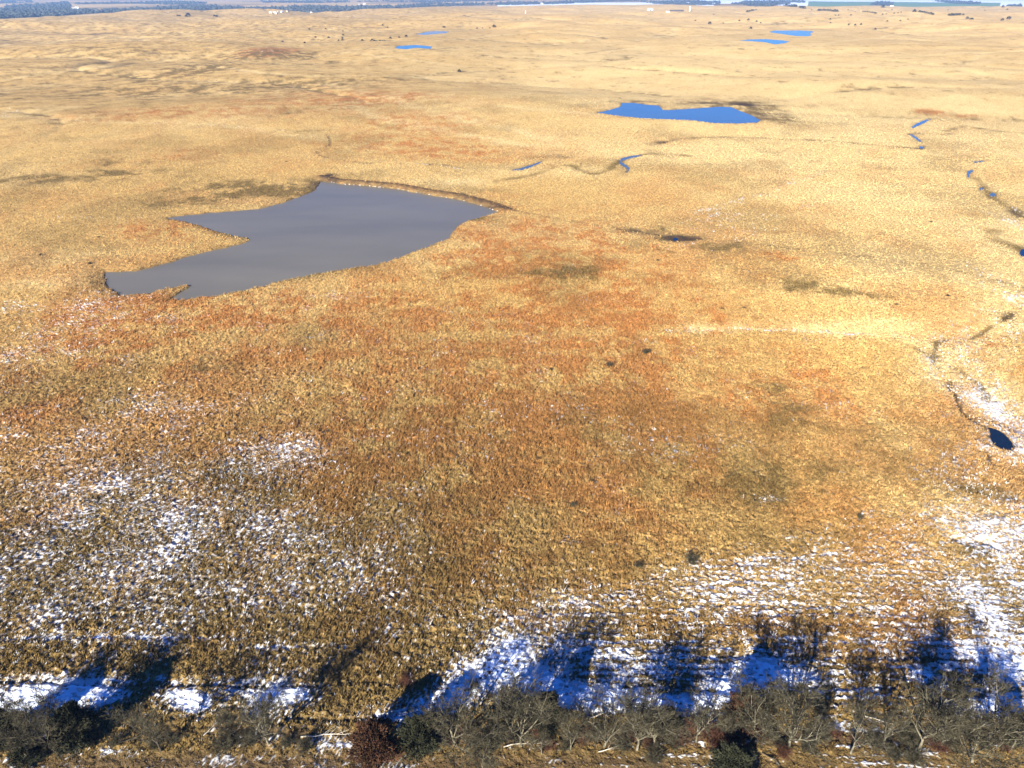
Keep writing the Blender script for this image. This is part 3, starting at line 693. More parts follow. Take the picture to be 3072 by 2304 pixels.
#@@OBJECTS
# ------------------------------------------------------------------ tree and object builders
def tubes(segs, sides):
    """segs: list of (p0, p1, r0, r1) -> frusta as quads"""
    P0 = np.array([s[0] for s in segs], float); P1 = np.array([s[1] for s in segs], float)
    R0 = np.array([s[2] for s in segs], float); R1 = np.array([s[3] for s in segs], float)
    D = P1 - P0; D /= np.linalg.norm(D, axis=1, keepdims=True) + 1e-9
    up = np.where(np.abs(D[:, 2:3]) > .9, np.array([[1., 0, 0]]), np.array([[0, 0, 1.]]))
    U = np.cross(D, up); U /= np.linalg.norm(U, axis=1, keepdims=True); Wv = np.cross(D, U)
    n = len(segs); V = np.empty((n, 2, sides, 3))
    for k in range(sides):
        a = 2 * math.pi * k / sides; o = U * math.cos(a) + Wv * math.sin(a)
        V[:, 0, k] = P0 + o * R0[:, None]; V[:, 1, k] = P1 + o * R1[:, None]
    base = (np.arange(n) * 2 * sides)[:, None]
    F = []
    for k in range(sides):
        k2 = (k + 1) % sides
        F.append(np.concatenate([base + k, base + k2, base + sides + k2, base + sides + k], 1))
    return V.reshape(-1, 3), np.concatenate(F, 0)

def bare_tree_segs(seed, h=10.0, spread=1.0, forks=5, narrow=False, lean=(0, 0)):
    rr = random.Random(seed); thick, thin = [], []
    def rnd_perp(d):
        while True:
            v = Vector((rr.gauss(0, 1), rr.gauss(0, 1), rr.gauss(0, 1))); p = v - v.dot(d) * d
            if p.length > .2: return p.normalized()
    def branch(p, d, L, r, lev):
        nseg = (6, 5, 4, 3, 2, 1)[lev]
        pts = [p.copy()]; dirs = []
        for i in range(nseg):
            wob = (.24, .34, .40, .36, .3, .3)[lev]
            d = (d + rnd_perp(d) * wob * rr.random() + Vector((0, 0, (.05, .07, .08, .06, .03, .0)[lev]))).normalized()
            q = pts[-1] + d * (L / nseg)
            r0 = r * (1 - .72 * i / nseg); r1 = r * (1 - .72 * (i + 1) / nseg)
            (thick if lev <= 2 else thin).append((tuple(pts[-1]), tuple(q), r0, r1)); pts.append(q); dirs.append(d.copy())
        if lev >= 4: return
        nch = (0, 9, 7, 7, 4)[lev] if lev else 0
        for c in range(nch):
            t = rr.uniform(.22, 1.0) if lev == 1 else rr.uniform(.15, 1.0)
            f = t * nseg; i = min(int(f), nseg - 1); q = pts[i].lerp(pts[i + 1], f - i)
            ang = math.radians(rr.uniform(28, 68)); dd = (dirs[i] * math.cos(ang) + rnd_perp(dirs[i]) * math.sin(ang)).normalized()
            if dd.z < -.25: dd.z *= -.4; dd.normalize()
            branch(q, dd, L * rr.uniform(.36, .62) * (1.15 - .35 * t), r * (1 - .6 * t) * .58 + .004, lev + 1)
    tr = h * .020 + .04
    p = Vector((0, 0, -.25)); d = Vector((lean[0], lean[1], 1)).normalized(); th = h * rr.uniform(.13, .22) + .25
    n = 3
    for i in range(n):
        d2 = (d + rnd_perp(d) * .12).normalized(); q = p + d2 * th / n
        thick.append((tuple(p), tuple(q), tr * (1.25 - .2 * i), tr * (1.05 - .2 * i))); p = q
    for k in range(forks):
        a = 2 * math.pi * (k + rr.uniform(-.3, .3)) / forks
        tl = math.radians(rr.uniform(8, 22) if narrow else rr.uniform(16, 44)) * (spread if k else .35)
        dd = Vector((math.sin(tl) * math.cos(a) + lean[0] * .5, math.sin(tl) * math.sin(a) + lean[1] * .5, math.cos(tl))).normalized()
        branch(p - Vector((0, 0, rr.uniform(0, .3) * th * .5)), dd, h * .72 * rr.uniform(.8, 1.08), tr * .62, 1)
    return thick, thin

def empty(name, loc, rz=0.0, sc=1.0):
    o = bpy.data.objects.new(name, None); COL.objects.link(o); o.location = loc; o.rotation_euler = (0, 0, rz); o.scale = (sc, sc, sc); o.empty_display_size = .5
    return o
def meshonly(name, V, F, mat):
    o = mesh_np(name, V, F, mat); me = o.data; bpy.data.objects.remove(o); return me
def inst(name, me, parent=None, loc=(0, 0, 0), rz=0, sc=(1, 1, 1)):
    o = bpy.data.objects.new(name, me); COL.objects.link(o); o.location = loc; o.rotation_euler = (0, 0, rz); o.scale = sc
    if parent: o.parent = parent
    return o

PROTO = []
def proto(seed, **kw):
    th, tn = bare_tree_segs(seed, **kw)
    V, F = tubes([(a, b, max(r0, .020), max(r1, .014)) for a, b, r0, r1 in th], 4); V2, F2 = tubes([(a, b, max(r0, .022), max(r1, .017)) for a, b, r0, r1 in tn], 3)
    top = max(V2[:, 2].max(), V[:, 2].max())
    return (V, F, V2, F2, top)
specs = [dict(seed=11, forks=5), dict(seed=23, forks=6, spread=1.15), dict(seed=37, forks=4, spread=.9), dict(seed=41, forks=6, spread=.7), dict(seed=59, forks=3, narrow=True), dict(seed=67, forks=5, spread=1.2, lean=(.15, .05))]
for s in specs:
    V, F, V2, F2, top = proto(**s)
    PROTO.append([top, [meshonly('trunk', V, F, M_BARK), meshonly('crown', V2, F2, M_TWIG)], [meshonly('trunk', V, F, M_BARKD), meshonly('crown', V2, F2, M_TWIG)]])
print('tree protos', [len(p[1][1].polygons) for p in PROTO])

def gz(x, y): return float(ground_z(x, y)[0])
def hitd(x, y):
    s = 3072 / 2212.0; return hit(x * s, y * s)
def dep(y): return PITCH + math.atan((y * 3072 / 2212.0 - 1152) / FPX)

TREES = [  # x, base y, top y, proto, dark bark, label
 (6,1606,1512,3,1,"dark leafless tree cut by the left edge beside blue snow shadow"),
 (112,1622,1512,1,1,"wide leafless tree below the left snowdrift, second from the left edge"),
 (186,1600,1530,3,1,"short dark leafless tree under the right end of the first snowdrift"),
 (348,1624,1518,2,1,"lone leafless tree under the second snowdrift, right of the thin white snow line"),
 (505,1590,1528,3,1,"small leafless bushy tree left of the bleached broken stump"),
 (580,1608,1508,0,0,"rounded grey leafless tree just right of the bleached broken stump"),
 (905,1606,1545,4,0,"slim leafless sapling standing behind the dark snowy cedar"),
 (985,1612,1508,5,0,"leaning pale limbed leafless tree right of the dark snowy cedar"),
 (1042,1656,1556,1,0,"front leafless tree with many pale stems, nearest the bottom edge in the thicket"),
 (1066,1604,1498,2,0,"thin twigged leafless tree directly left of the tallest hedge tree"),
 (1126,1612,1480,0,0,"tallest leafless hedge tree with pale forked trunk before the blue shaded snow"),
 (1170,1630,1558,4,0,"low leafless tree at the right foot of the tallest hedge tree"),
 (1232,1622,1542,3,0,"low spreading leafless tree below the white log gap"),
 (1305,1614,1536,5,0,"crooked leafless tree just left of the broad double topped tree"),
 (1376,1622,1500,1,0,"broad leafless tree with double top before sunlit snow, centre right"),
 (1412,1612,1494,2,0,"leafless tree forming the right half of the double topped clump"),
 (1503,1604,1508,4,0,"narrow upright leafless tree standing against bright blue snow"),
 (1566,1600,1545,3,0,"low leafless tree between the narrow tree and the rusty cedar"),
 (1622,1598,1492,0,0,"pale trunked leafless tree in front of the rusty brown cedar top"),
 (1704,1614,1488,1,0,"wide pale leafless tree with bright trunk, right of the rusty cedar"),
 (1768,1602,1540,3,0,"low leafless tree between two pale trunked trees on the right"),
 (1838,1628,1520,2,0,"pale forked leafless tree standing clear over orange grass"),
 (1908,1606,1530,4,0,"thin leafless tree left of the large dense right hand tree"),
 (1985,1622,1492,1,0,"large dense leafless tree, tallest in the right quarter"),
 (2030,1616,1505,0,0,"dense leafless tree merging with the right side of the large tree"),
 (2100,1646,1540,5,0,"front leafless tree near the bottom right with crooked pale stems"),
 (2134,1596,1478,4,0,"tall narrow leafless tree casting the long thin shadow on snow"),
 (2184,1620,1532,2,0,"leafless tree nearly touching the right edge of the picture"),
]
rt = random.Random(5)
TREE_SPOTS = []
for x, yb, yt, pr, dk, lab in TREES:
    X, Y = hitd(x, yb); d = math.hypot(X, Y) * math.cos(math.atan2(X, Y))
    h = (CAM_H - Y * math.tan(dep(yt))) * .93
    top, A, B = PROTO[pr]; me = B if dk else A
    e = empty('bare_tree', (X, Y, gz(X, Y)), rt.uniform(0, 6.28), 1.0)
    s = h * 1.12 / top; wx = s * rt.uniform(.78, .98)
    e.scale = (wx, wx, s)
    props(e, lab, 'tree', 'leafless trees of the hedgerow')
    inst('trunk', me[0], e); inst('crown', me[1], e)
    TREE_SPOTS.append((X, Y))
    print(lab[:40], round(X, 1), round(Y, 1), 'h', round(h, 1))

# leafless shrubs
def shrub_mesh(seed, mat, n=46, h=1.0, w=1.0):
    rr = random.Random(seed); segs = []
    for i in range(n):
        a = rr.uniform(0, 6.28); t = rr.uniform(.1, 1.1); d = Vector((math.cos(a) * t * w, math.sin(a) * t * w, 1)).normalized()
        p = Vector((math.cos(a) * rr.uniform(0, .25), math.sin(a) * rr.uniform(0, .25), -.05)); L = h * rr.uniform(.6, 1.1); k = 3
        for j in range(k):
            d = (d + Vector((rr.gauss(0, .2), rr.gauss(0, .2), rr.gauss(0, .1)))).normalized(); q = p + d * L / k
            segs.append((tuple(p), tuple(q), .018 * (1 - j / 4), .018 * (1 - (j + 1) / 4)))
            for c in range(4):
                d3 = (d + Vector((rr.gauss(0, .6), rr.gauss(0, .6), rr.gauss(0, .3)))).normalized(); q3 = q + d3 * h * rr.uniform(.12, .35)
                segs.append((tuple(q), tuple(q3), .010, .006))
                for c2 in range(2):
                    d4 = (d3 + Vector((rr.gauss(0, .6), rr.gauss(0, .6), rr.gauss(0, .4)))).normalized()
                    segs.append((tuple(q3), tuple(q3 + d4 * h * rr.uniform(.08, .2)), .007, .005))
            p = q
    V, F = tubes(segs, 3); return meshonly('shrub', V, F, mat)
SH_G = [shrub_mesh(k, M_TWIG) for k in (1, 2, 3)]; SH_R = [shrub_mesh(k, M_TWIG2) for k in (4, 5)]
rs_ = random.Random(8)
def shrub(x, y, h, me, label, group=None, w=1.2):
    X, Y = hitd(x, y); o = inst('shrub', me, None, (X, Y, gz(X, Y)), rs_.uniform(0, 6.28), (h * w, h * w, h)); props(o, label, 'shrub', group); return o
ORD_S = "first second third fourth fifth sixth seventh eighth ninth tenth eleventh twelfth thirteenth fourteenth fifteenth sixteenth seventeenth eighteenth nineteenth twentieth twenty-first twenty-second twenty-third twenty-fourth twenty-fifth twenty-sixth twenty-seventh twenty-eighth twenty-ninth thirtieth thirty-first thirty-second thirty-third thirty-fourth thirty-fifth thirty-sixth".split()
# thicket at the foot of the hedge, right part
for i in range(36):
    x = 900 + 1300 * (i + rs_.uniform(-.4, .4)) / 36.0; y = rs_.uniform(1584, 1622)
    shrub(x, y, rs_.uniform(.8, 1.9), rs_.choice(SH_G + SH_R[:1]), ORD_S[i] + " tangled leafless shrub from the left in the thicket under the hedge trees", "thicket shrubs under the hedgerow")
for i in range(12):
    x = [16, 44, 90, 140, 205, 240, 330, 380, 480, 540, 620, 660][i] + rs_.uniform(-8, 8); y = rs_.uniform(1580, 1625)
    shrub(x, y, rs_.uniform(.9, 1.8), rs_.choice(SH_G), ORD_S[i] + " dark leafless shrub from the left around the left hand trees", "shrubs under the left trees")
for x, y, h, me, lab in [(1469,1592,3.0,SH_R[0],"reddish twiggy shrub left of the narrow upright tree"),(1550,1612,2.6,SH_R[1],"reddish twiggy shrub right of the narrow upright tree"),
    (1411,1645,1.7,SH_G[0],"dark low shrub on the front grass below the double topped tree"),(1930,1637,1.6,SH_G[1],"small dark shrub on grass, left of a taller dark shrub"),(1969,1642,2.0,SH_G[2],"dark shrub in front of the large dense tree"),
    (1690,1634,1.4,SH_R[1],"small red brown shrub below the wide pale tree"),(1494,1217,1.5,SH_G[0],"dark grey brush clump alone on snowy tan field"),(1379,1226,1.1,SH_G[1],"flatter grey brush clump left of the darker clump"),
    (1395,764,1.3,SH_G[2],"grey brush clump in the middle of the prairie"),(1316,793,1.2,SH_G[0],"smaller grey brush clump left of the mid prairie clump"),(1858,1121,.9,SH_G[1],"tiny dark brush clump on tan grass right of centre"),
    (88,552,.8,SH_G[0],"dark brush spot on the left grassland beside the pond"),(196,573,.9,SH_G[1],"dark brush spot near the pond's lower left arm"),(1280,1045,.8,SH_G[2],"small dark weed clump in the middle field"),(1238,1096,.8,SH_G[0],"small dark weed clump left in the middle field"),
    (875,1480,1.4,SH_R[0],"rusty low bush beside the left end of the snow slope"),(1024,1484,1.1,SH_G[2],"dark weed clump on the rim of the big snowdrift"),(1190,800,.8,SH_G[1],"tiny grey weed clump centre field")]:
    shrub(x, y, h, me, lab, None, 1.1)

# cedars
def cedar_mesh(seed, n, size, mat, shape='oval', snow=0):
    rng = np.random.default_rng(seed)
    z = rng.random(n) ** .8; prof = np.where(z < .18, .55 + z / .18 * .45, np.sqrt(np.clip(1 - ((z - .18) / .84) ** 1.7, 0, 1)))
    if shape == 'oval': prof = prof * .42
    else: prof = prof * .5
    a = rng.random(n) * 2 * math.pi
    lob = 1 + .34 * np.sin(a * 3 + z * 7 + seed) + .22 * np.sin(a * 7 - z * 13)
    rr = prof * lob * (.45 + .6 * np.sqrt(rng.random(n)))
    c = np.stack([np.cos(a) * rr, np.sin(a) * rr, .04 + z * .96], 1)
    d = c - np.array([0, 0, .35]); d /= np.linalg.norm(d, axis=1, keepdims=True); d = d + rng.normal(0, .45, (n, 3)); d[:, 2] += .3; d /= np.linalg.norm(d, axis=1, keepdims=True)
    s = np.cross(d, rng.normal(0, 1, (n, 3))); s /= np.linalg.norm(s, axis=1, keepdims=True)
    V = np.empty((n, 3, 3)); sz = size * (.6 + .8 * rng.random(n))[:, None]
    V[:, 0] = c - s * sz * .35; V[:, 1] = c + s * sz * .35; V[:, 2] = c + d * sz * 1.6
    return meshonly('crown', V.reshape(-1, 3), np.arange(n * 3).reshape(-1, 3), mat)
TRK = meshonly('trunk', *tubes([((0, 0, -.05), (0, 0, .5), .035, .02), ((0, 0, .5), (.01, .01, .9), .02, .006)], 6), M_BARKD)
CED_D = cedar_mesh(3, 9000, .038, M_CEDAR); CED_R = cedar_mesh(4, 9000, .038, M_CEDARR)
for x, yb, yt, me, lab, w in [(812,1634,1566,CED_R,"rusty brown bushy cedar alone on grass left of the thicket",1.5),(908,1618,1553,CED_D,"dark green cedar with snow behind it at the thicket's left end",1.3),
    (1602,1574,1500,CED_R,"tall rusty brown cedar behind the pale trunked tree",1.15),(1581,1672,1622,CED_D,"dark evergreen bush cut by the bottom edge of the picture",1.9),(1560,1650,1628,CED_D,"small dark evergreen bush left of the one cut by the bottom edge",1.5),
    (22,1608,1540,CED_D,"dark cedar at the left edge beside the edge tree",1.3),(66,1646,1612,CED_D,"low dark cedar near the bottom left corner",1.9),
    (170,1604,1530,CED_D,"black looking cedar between the two left hand trees",1.3),(1182,1570,1500,CED_D,"dark cedar in the shade right behind the tallest hedge tree",1.1),(1440,1585,1535,CED_D,"dark cedar behind the double topped clump",1.2),(2192,1600,1548,CED_D,"dark cedar at the right edge behind leafless branches",1.2)]:
    X, Y = hitd(x, yb); h = (CAM_H - Y * math.tan(dep(yt))) * .93
    e = empty('cedar_tree', (X, Y, gz(X, Y)), rs_.uniform(0, 6)); w *= .68; e.scale = (h * w, h * w, h); props(e, lab, 'cedar'); inst('trunk', TRK, e); inst('crown', me, e)

# small far cedars on the hills
CED_F = [cedar_mesh(20 + k, 260, .16, M_CEDAR, 'round') for k in range(3)]
def fars(fr, pts, sizes, label, group, name='cedar_tree'):
    for p, s in zip(fr(pts), sizes):
        X, Y = hit(*p); r = math.hypot(X, Y); h = s
        lb = label
        o = inst(name, rs_.choice(CED_F), None, (X, Y, float(base_h(np.array([X]), np.array([Y]))[0]) - .3), rs_.uniform(0, 6), (h * 1.35, h * 1.35, h)); o.data = o.data
        props(o, lb, 'cedar', group)
def one(fr, p, s, label): fars(fr, [p], [s], label, None)
ORD = "first second third fourth fifth sixth seventh eighth ninth tenth eleventh twelfth thirteenth fourteenth fifteenth sixteenth seventeenth eighteenth nineteenth twentieth twenty-first twenty-second twenty-third twenty-fourth twenty-fifth twenty-sixth twenty-seventh twenty-eighth twenty-ninth thirtieth thirty-first thirty-second thirty-third thirty-fourth thirty-fifth thirty-sixth".split()
def many(fr, pts, s, label, group):
    for k, p in enumerate(sorted(pts)):
        fars(fr, [p], [s * rs_.uniform(.8, 1.2)], ORD[k] + " from the left, " + label, group)
one(FR3, (175,157), 7.5, "dark cedar dot standing alone above the right pair of far ponds")
one(FR3, (440,187), 6, "dark cedar dot just above and left of the farther right pond")
one(FR3, (425,131), 5.5, "small cedar dot up the slope from the one by the far pond")
one(FR3, (1500,78), 10, "large dark cedar at the left end of the right ridge row")
one(FR3, (2112,125), 9, "largest dark cedar near the right edge on the far slope")
one(FR3, (2075,48), 12, "dark cedar on the skyline at far right beside the woods")
one(FR3, (1298,50), 12, "dark cedar on the skyline in front of the grey grove")
one(FR1, (1222,107), 13, "round dark tree on the left ridge before the blue valley")
one(FR2, (990,177), 7, "dark round cedar dot right of the centre far pond")
many(FR3, [(655,38),(670,41),(688,43),(705,45),(722,44),(733,46)], 11, "dark cedar in the short row on the far crest", "cedar row on the crest")
many(FR3, [(760,51),(772,54),(785,57)], 11, "dark cedar in the trio right of the crest row", "cedar trio on the crest")
many(FR3, [(880,71),(893,70),(912,70),(925,70),(940,71),(955,73),(970,75),(985,76),(1000,76)], 9, "grey cedar in the line below the green field", "cedar line below the green field")
many(FR3, [(1168,77),(1182,77),(1196,79),(1212,81),(1228,84),(1243,87),(1252,88)], 5.5, "small cedar in the curved line at far right", "curved cedar line")
many(FR3, [(1535,79),(1548,81),(1562,83),(1577,86),(1592,89),(1606,92),(1620,96)], 6.5, "cedar in the slanting row on the far right", "slanting cedar row")
many(FR3, [(1725,101),(1742,101),(1756,101),(1770,100),(1785,99),(1796,98),(1818,98)], 6.5, "cedar in the flat clump row on the far right slope", "flat clump of cedars")
many(FR3, [(475,66),(460,69),(448,72),(432,76),(418,79)], 7, "cedar stepping down the slope left of the far crest", "stepped cedars")
many(FR3, [(1843,121),(1865,126),(1876,126),(2070,133),(2102,64)], 6, "small cedar scattered near the far right edge", "scattered cedars at far right")
many(FR3, [(82,136),(262,152),(367,136),(505,150),(478,141),(957,126),(957,150),(990,101),(1010,101),(1090,101),(1072,67),(1118,78),(1295,95),(1355,64),(1410,136),(1320,92),(1370,88),(1395,86),(1415,81),(1720,66),(1958,69),(835,66),(1075,163),(1117,165),(1155,161),(1248,193),(1325,140),(1460,127),(200,95)], 4.0, "tiny lone cedar dotting the pale right hand hills", "tiny cedars on the right hills")
many(FR2, [(10,203),(12,230),(8,250),(8,262),(135,268),(190,272),(200,264),(215,272),(230,274),(250,271),(268,272),(282,274),(318,250),(375,245),(420,240)], 3.6, "tiny dark cedar left of the two centre far ponds", "tiny cedars beside the centre ponds")
many(FR2, [(660,178),(670,178),(962,184),(915,184),(880,187),(300,181),(268,166),(765,466),(1275,378)], 3.5, "tiny cedar scattered on the central hills", "tiny cedars on the central hills")
many(FR1, [(1165,106),(1153,106),(1392,108),(1406,110),(1206,108)], 7, "small dark tree on the left ridge line", "small trees on the left ridge")
many(FR1, [(1832,273),(1975,281),(2130,248),(2195,265),(2045,245),(2110,188),(2005,192)], 3.6, "tiny cedar right of the rusty knoll", "tiny cedars right of the knoll")
# small dark brush specks on the prairie
rg = random.Random(77)
for i in range(26):
    x = 100 + 2000 * (i + rg.random()) / 26; y = rg.choice([rg.uniform(110, 230), rg.uniform(290, 360), rg.uniform(430, 1000)])
    if 220 < x < 1100 and 370 < y < 660: y = rg.uniform(700, 1000)
    if 1280 < x < 1680 and 215 < y < 275: y = 300
    X, Y = hitd(x, y); o = inst('weed_clump', rg.choice(SH_G), None, (X, Y, gz(X, Y)), 0, (1.0, 1.0, .5)); props(o, ORD[i] + " low grey weed clump from the left over the open prairie", 'weeds', "weed clumps on the prairie")

# snag, fallen limbs
def limb(x, y, L, az, r, label, name='fallen_branch', mat=None, tilt=.06, seed=1, twigs=7):
    rr = random.Random(seed); X, Y = hitd(x, y); segs = []; p = Vector((0, 0, .18)); d = Vector((math.cos(az), math.sin(az), tilt)).normalized()
    for i in range(6):
        d = (d + Vector((rr.gauss(0, .13), rr.gauss(0, .13), rr.gauss(0, .05)))).normalized(); q = p + d * L / 6
        segs.append((tuple(p), tuple(q), r * (1 - i / 7.5), r * (1 - (i + 1) / 7.5))); p = q
        if twigs and i > 0:
            for c in range(2):
                dd = (d + Vector((rr.gauss(0, .6), rr.gauss(0, .6), abs(rr.gauss(0, .35))))).normalized(); q2 = p + dd * L * rr.uniform(.12, .32)
                segs.append((tuple(p), tuple(q2), r * .35, r * .12)); dd2 = (dd + Vector((rr.gauss(0, .5), rr.gauss(0, .5), .1))).normalized()
                segs.append((tuple(q2), tuple(q2 + dd2 * L * .12), r * .15, r * .06))
    V, F = tubes(segs, 5); o = mesh_np(name, V, F, mat or M_DEAD); o.location = (X, Y, gz(X, Y)); props(o, label, 'branch' if name != 'broken_stump' else 'stump'); return o
o = limb(553, 1592, 3.4, 1.2, .17, "bleached broken stump leaning upright beside the rounded grey tree", 'broken_stump', M_DEAD, 4.0, 3, 0)
limb(650, 1594, 6.5, .15, .11, "long dead branch lying with twigs left of the rusty bushy cedar", seed=5)
limb(655, 1604, 5.0, .9, .09, "brown dead branch crossing over the long dead branch", mat=M_BARKD, seed=7)
limb(440, 1592, 2.2, .8, .08, "short pale stick on grass between the left trees", seed=9)
limb(1088, 1616, 5.0, .2, .10, "pale fallen limb under the front thicket tree", seed=11)
limb(1292, 1626, 4.5, .1, .09, "pale arched fallen limb below the crooked tree", seed=12)
limb(1868, 1552, 4.0, -.35, .15, "straight snowy log lying in shade right of the forked tree", seed=14, twigs=0)
limb(1645, 1628, 3.6, -.7, .11, "dark curved fallen limb on orange grass below the pale trunks", mat=M_BARKD, seed=15)
limb(1268, 1556, 3.6, .25, .12, "snow dusted log at the gap in the hedge", seed=16, twigs=0)
limb(250, 1611, 5.5, .25, .08, "thin dark branch lying above the small left snow patch", mat=M_BARKD, seed=17)

# pale stones along the large pond's dam
rng = np.random.default_rng(4); ico = [(0,0,1),(.9,0,.3),(.28,.85,.3),(-.72,.53,.3),(-.72,-.53,.3),(.28,-.85,.3),(0,0,-.4)]
icf = [(0,1,2),(0,2,3),(0,3,4),(0,4,5),(0,5,1),(6,2,1),(6,3,2),(6,4,3),(6,5,4),(6,1,5)]
VV, FF = [], []
Pd = polys[0].pts
for i in range(22, 30):
    a, b = Pd[i], Pd[i + 1]; L = np.hypot(*(b - a))
    for k in range(int(L * 1.1)):
        if rng.random() < .62: continue
        t = rng.random(); c = a + (b - a) * t + rng.normal(0, .35, 2); s = rng.uniform(.12, .42)
        base = len(VV); th = rng.random() * 6; 
        for v in ico: VV.append((c[0] + s * 1.6 * (v[0] * math.cos(th) - v[1] * math.sin(th)), c[1] + s * (v[0] * math.sin(th) + v[1] * math.cos(th)), polys[0].lev + .15 + s * .7 * v[2]))
        FF += [tuple(base + q for q in f) for f in icf]
o = mesh_np('stones', VV, FF, M_STONE); props(o, "pale stones and ice scraps along the dam's waterline", 'stones', None, 'stuff')
VV, FF = [], []
hx, hy = hit(833, 162)
for k in range(45):
    c = (hx + rng.normal(0, 22), hy + rng.normal(0, 14)); s = rng.uniform(.4, 1.1); base = len(VV); th = rng.random() * 6; z = float(base_h(np.array([c[0]]), np.array([c[1]]))[0])
    for v in ico: VV.append((c[0] + s * 2 * (v[0] * math.cos(th) - v[1] * math.sin(th)), c[1] + s * (v[0] * math.sin(th) + v[1] * math.cos(th)), z + s * .6 * v[2]))
    FF += [tuple(base + q for q in f) for f in icf]
o = mesh_np('stones', VV, FF, M_STONE); props(o, "white rock outcrop scattered over the rusty knoll", 'stones', None, 'stuff')

# ------------------------------------------------------------------ far woods in the valley
def woods(poly, density, hgt, label, seed, cov=1.0):
    rng = np.random.default_rng(seed); pts = np.array(poly, float); x0, y0 = pts.min(0); x1, y1 = pts.max(0)
    n = int((x1 - x0) * (y1 - y0) * density); C = []
    px = rng.uniform(x0, x1, n); py = rng.uniform(y0, y1, n); ins = np.zeros(n, bool)
    for i in range(len(pts)):
        ax, ay = pts[i]; bx, by = pts[(i + 1) % len(pts)]
        ins ^= ((ay > py) != (by > py)) & (px < (bx - ax) * (py - ay) / (by - ay + 1e-12) + ax)
    px, py = px[ins], py[ins]
    kk = perlin(px / 40, py / 4, seed) > -.45 * cov
    px, py = px[kk], py[kk]
    V, F = [], []
    b = np.array(ico); fc = np.array(icf)
    cp, sp = math.cos(PITCH), math.sin(PITCH); u = px - 1536.; v_ = py - 1152.; dy = FPX * cp - v_ * sp; dz = -FPX * sp - v_ * cp
    Z = np.full(px.shape, -24.)
    for it in range(5): XX = u * (Z - CAM_H) / dz; YY = dy * (Z - CAM_H) / dz; Z = .5 * Z + .5 * base_h(XX, YY)
    for X, Y, z in zip(XX, YY, Z):
        s = hgt * rng.choice([.5, .8, 1.0, 1.5], p=[.3, .35, .25, .1]) * rng.uniform(.8, 1.2); w = s * rng.uniform(.6, 1.0)
        v = b * (1 + rng.normal(0, .18, b.shape)); th = rng.random() * 6.28
        q = np.stack([X + w * (v[:, 0] * math.cos(th) - v[:, 1] * math.sin(th)), Y + w * (v[:, 0] * math.sin(th) + v[:, 1] * math.cos(th)), z + s * .3 + s * .7 * v[:, 2]], 1)
        F.append(fc + len(V) * 7); V.append(q)
    if not V: return
    o = mesh_np('woodland', np.concatenate(V), np.concatenate(F), M_WOODS); props(o, label, 'woods', None, 'stuff'); print('woods', len(V))
woods([(0,57),(0,30),(30,18),(120,15),(200,4),(215,20),(205,32),(300,30),(380,28),(512,24),(512,34),(300,40),(150,50)], .55, 13, "blue hazed bare woodland filling the far left valley", 1)
woods([(0,11),(100,8),(95,1),(0,1)], .5, 13, "strip of far woods along the top left corner", 2)
woods([(225,11),(430,7),(512,4),(620,8),(620,12),(500,15),(400,12),(225,14)], .6, 13, "thin far tree belt above the white farm buildings", 3)
woods([(512,22),(580,16),(680,20),(760,24),(850,24),(940,18),(1024,22),(1200,18),(1290,10),(1330,12),(1440,10),(1440,17),(1250,23),(1024,34),(960,43),(900,36),(830,30),(760,38),(690,36),(640,32),(512,34)], .55, 13, "long blue belt of woods behind the centre left ridge", 4)
woods([(780,3),(1180,4),(1480,1),(1490,4),(1300,8),(1100,6),(960,10),(850,9),(790,9)], .6, 13, "upper tree belt at the top left of centre", 5)
woods([(1440,12),(1536,8),(1660,7),(1700,3),(2000,1),(1800,7),(1700,12),(1536,16),(1440,16)], .6, 14, "tree belt above the white snow field", 6)
woods([(1920,6),(2048,3),(2160,5),(2160,15),(2048,17),(1960,12)], .55, 14, "grey grove right of the white snow field", 7)
woods([(2190,13),(2250,5),(2400,1),(2420,8),(2330,16),(2300,24),(2260,25),(2240,17)], .55, 15, "large rounded grey grove before the right crest", 8)
woods([(2610,15),(2630,7),(2680,9),(2675,19),(2640,18)], .8, 14, "small grey grove at the foot of the green field", 9)
woods([(2795,3),(2860,3),(2940,9),(2940,14),(2870,12)], 1.0, 13, "dark tree line slanting on the white skyline at right", 10, 9)
woods([(3015,23),(3030,17),(3065,17),(3065,23)], 1.0, 13, "short tree line at the far right top corner", 11, 9)

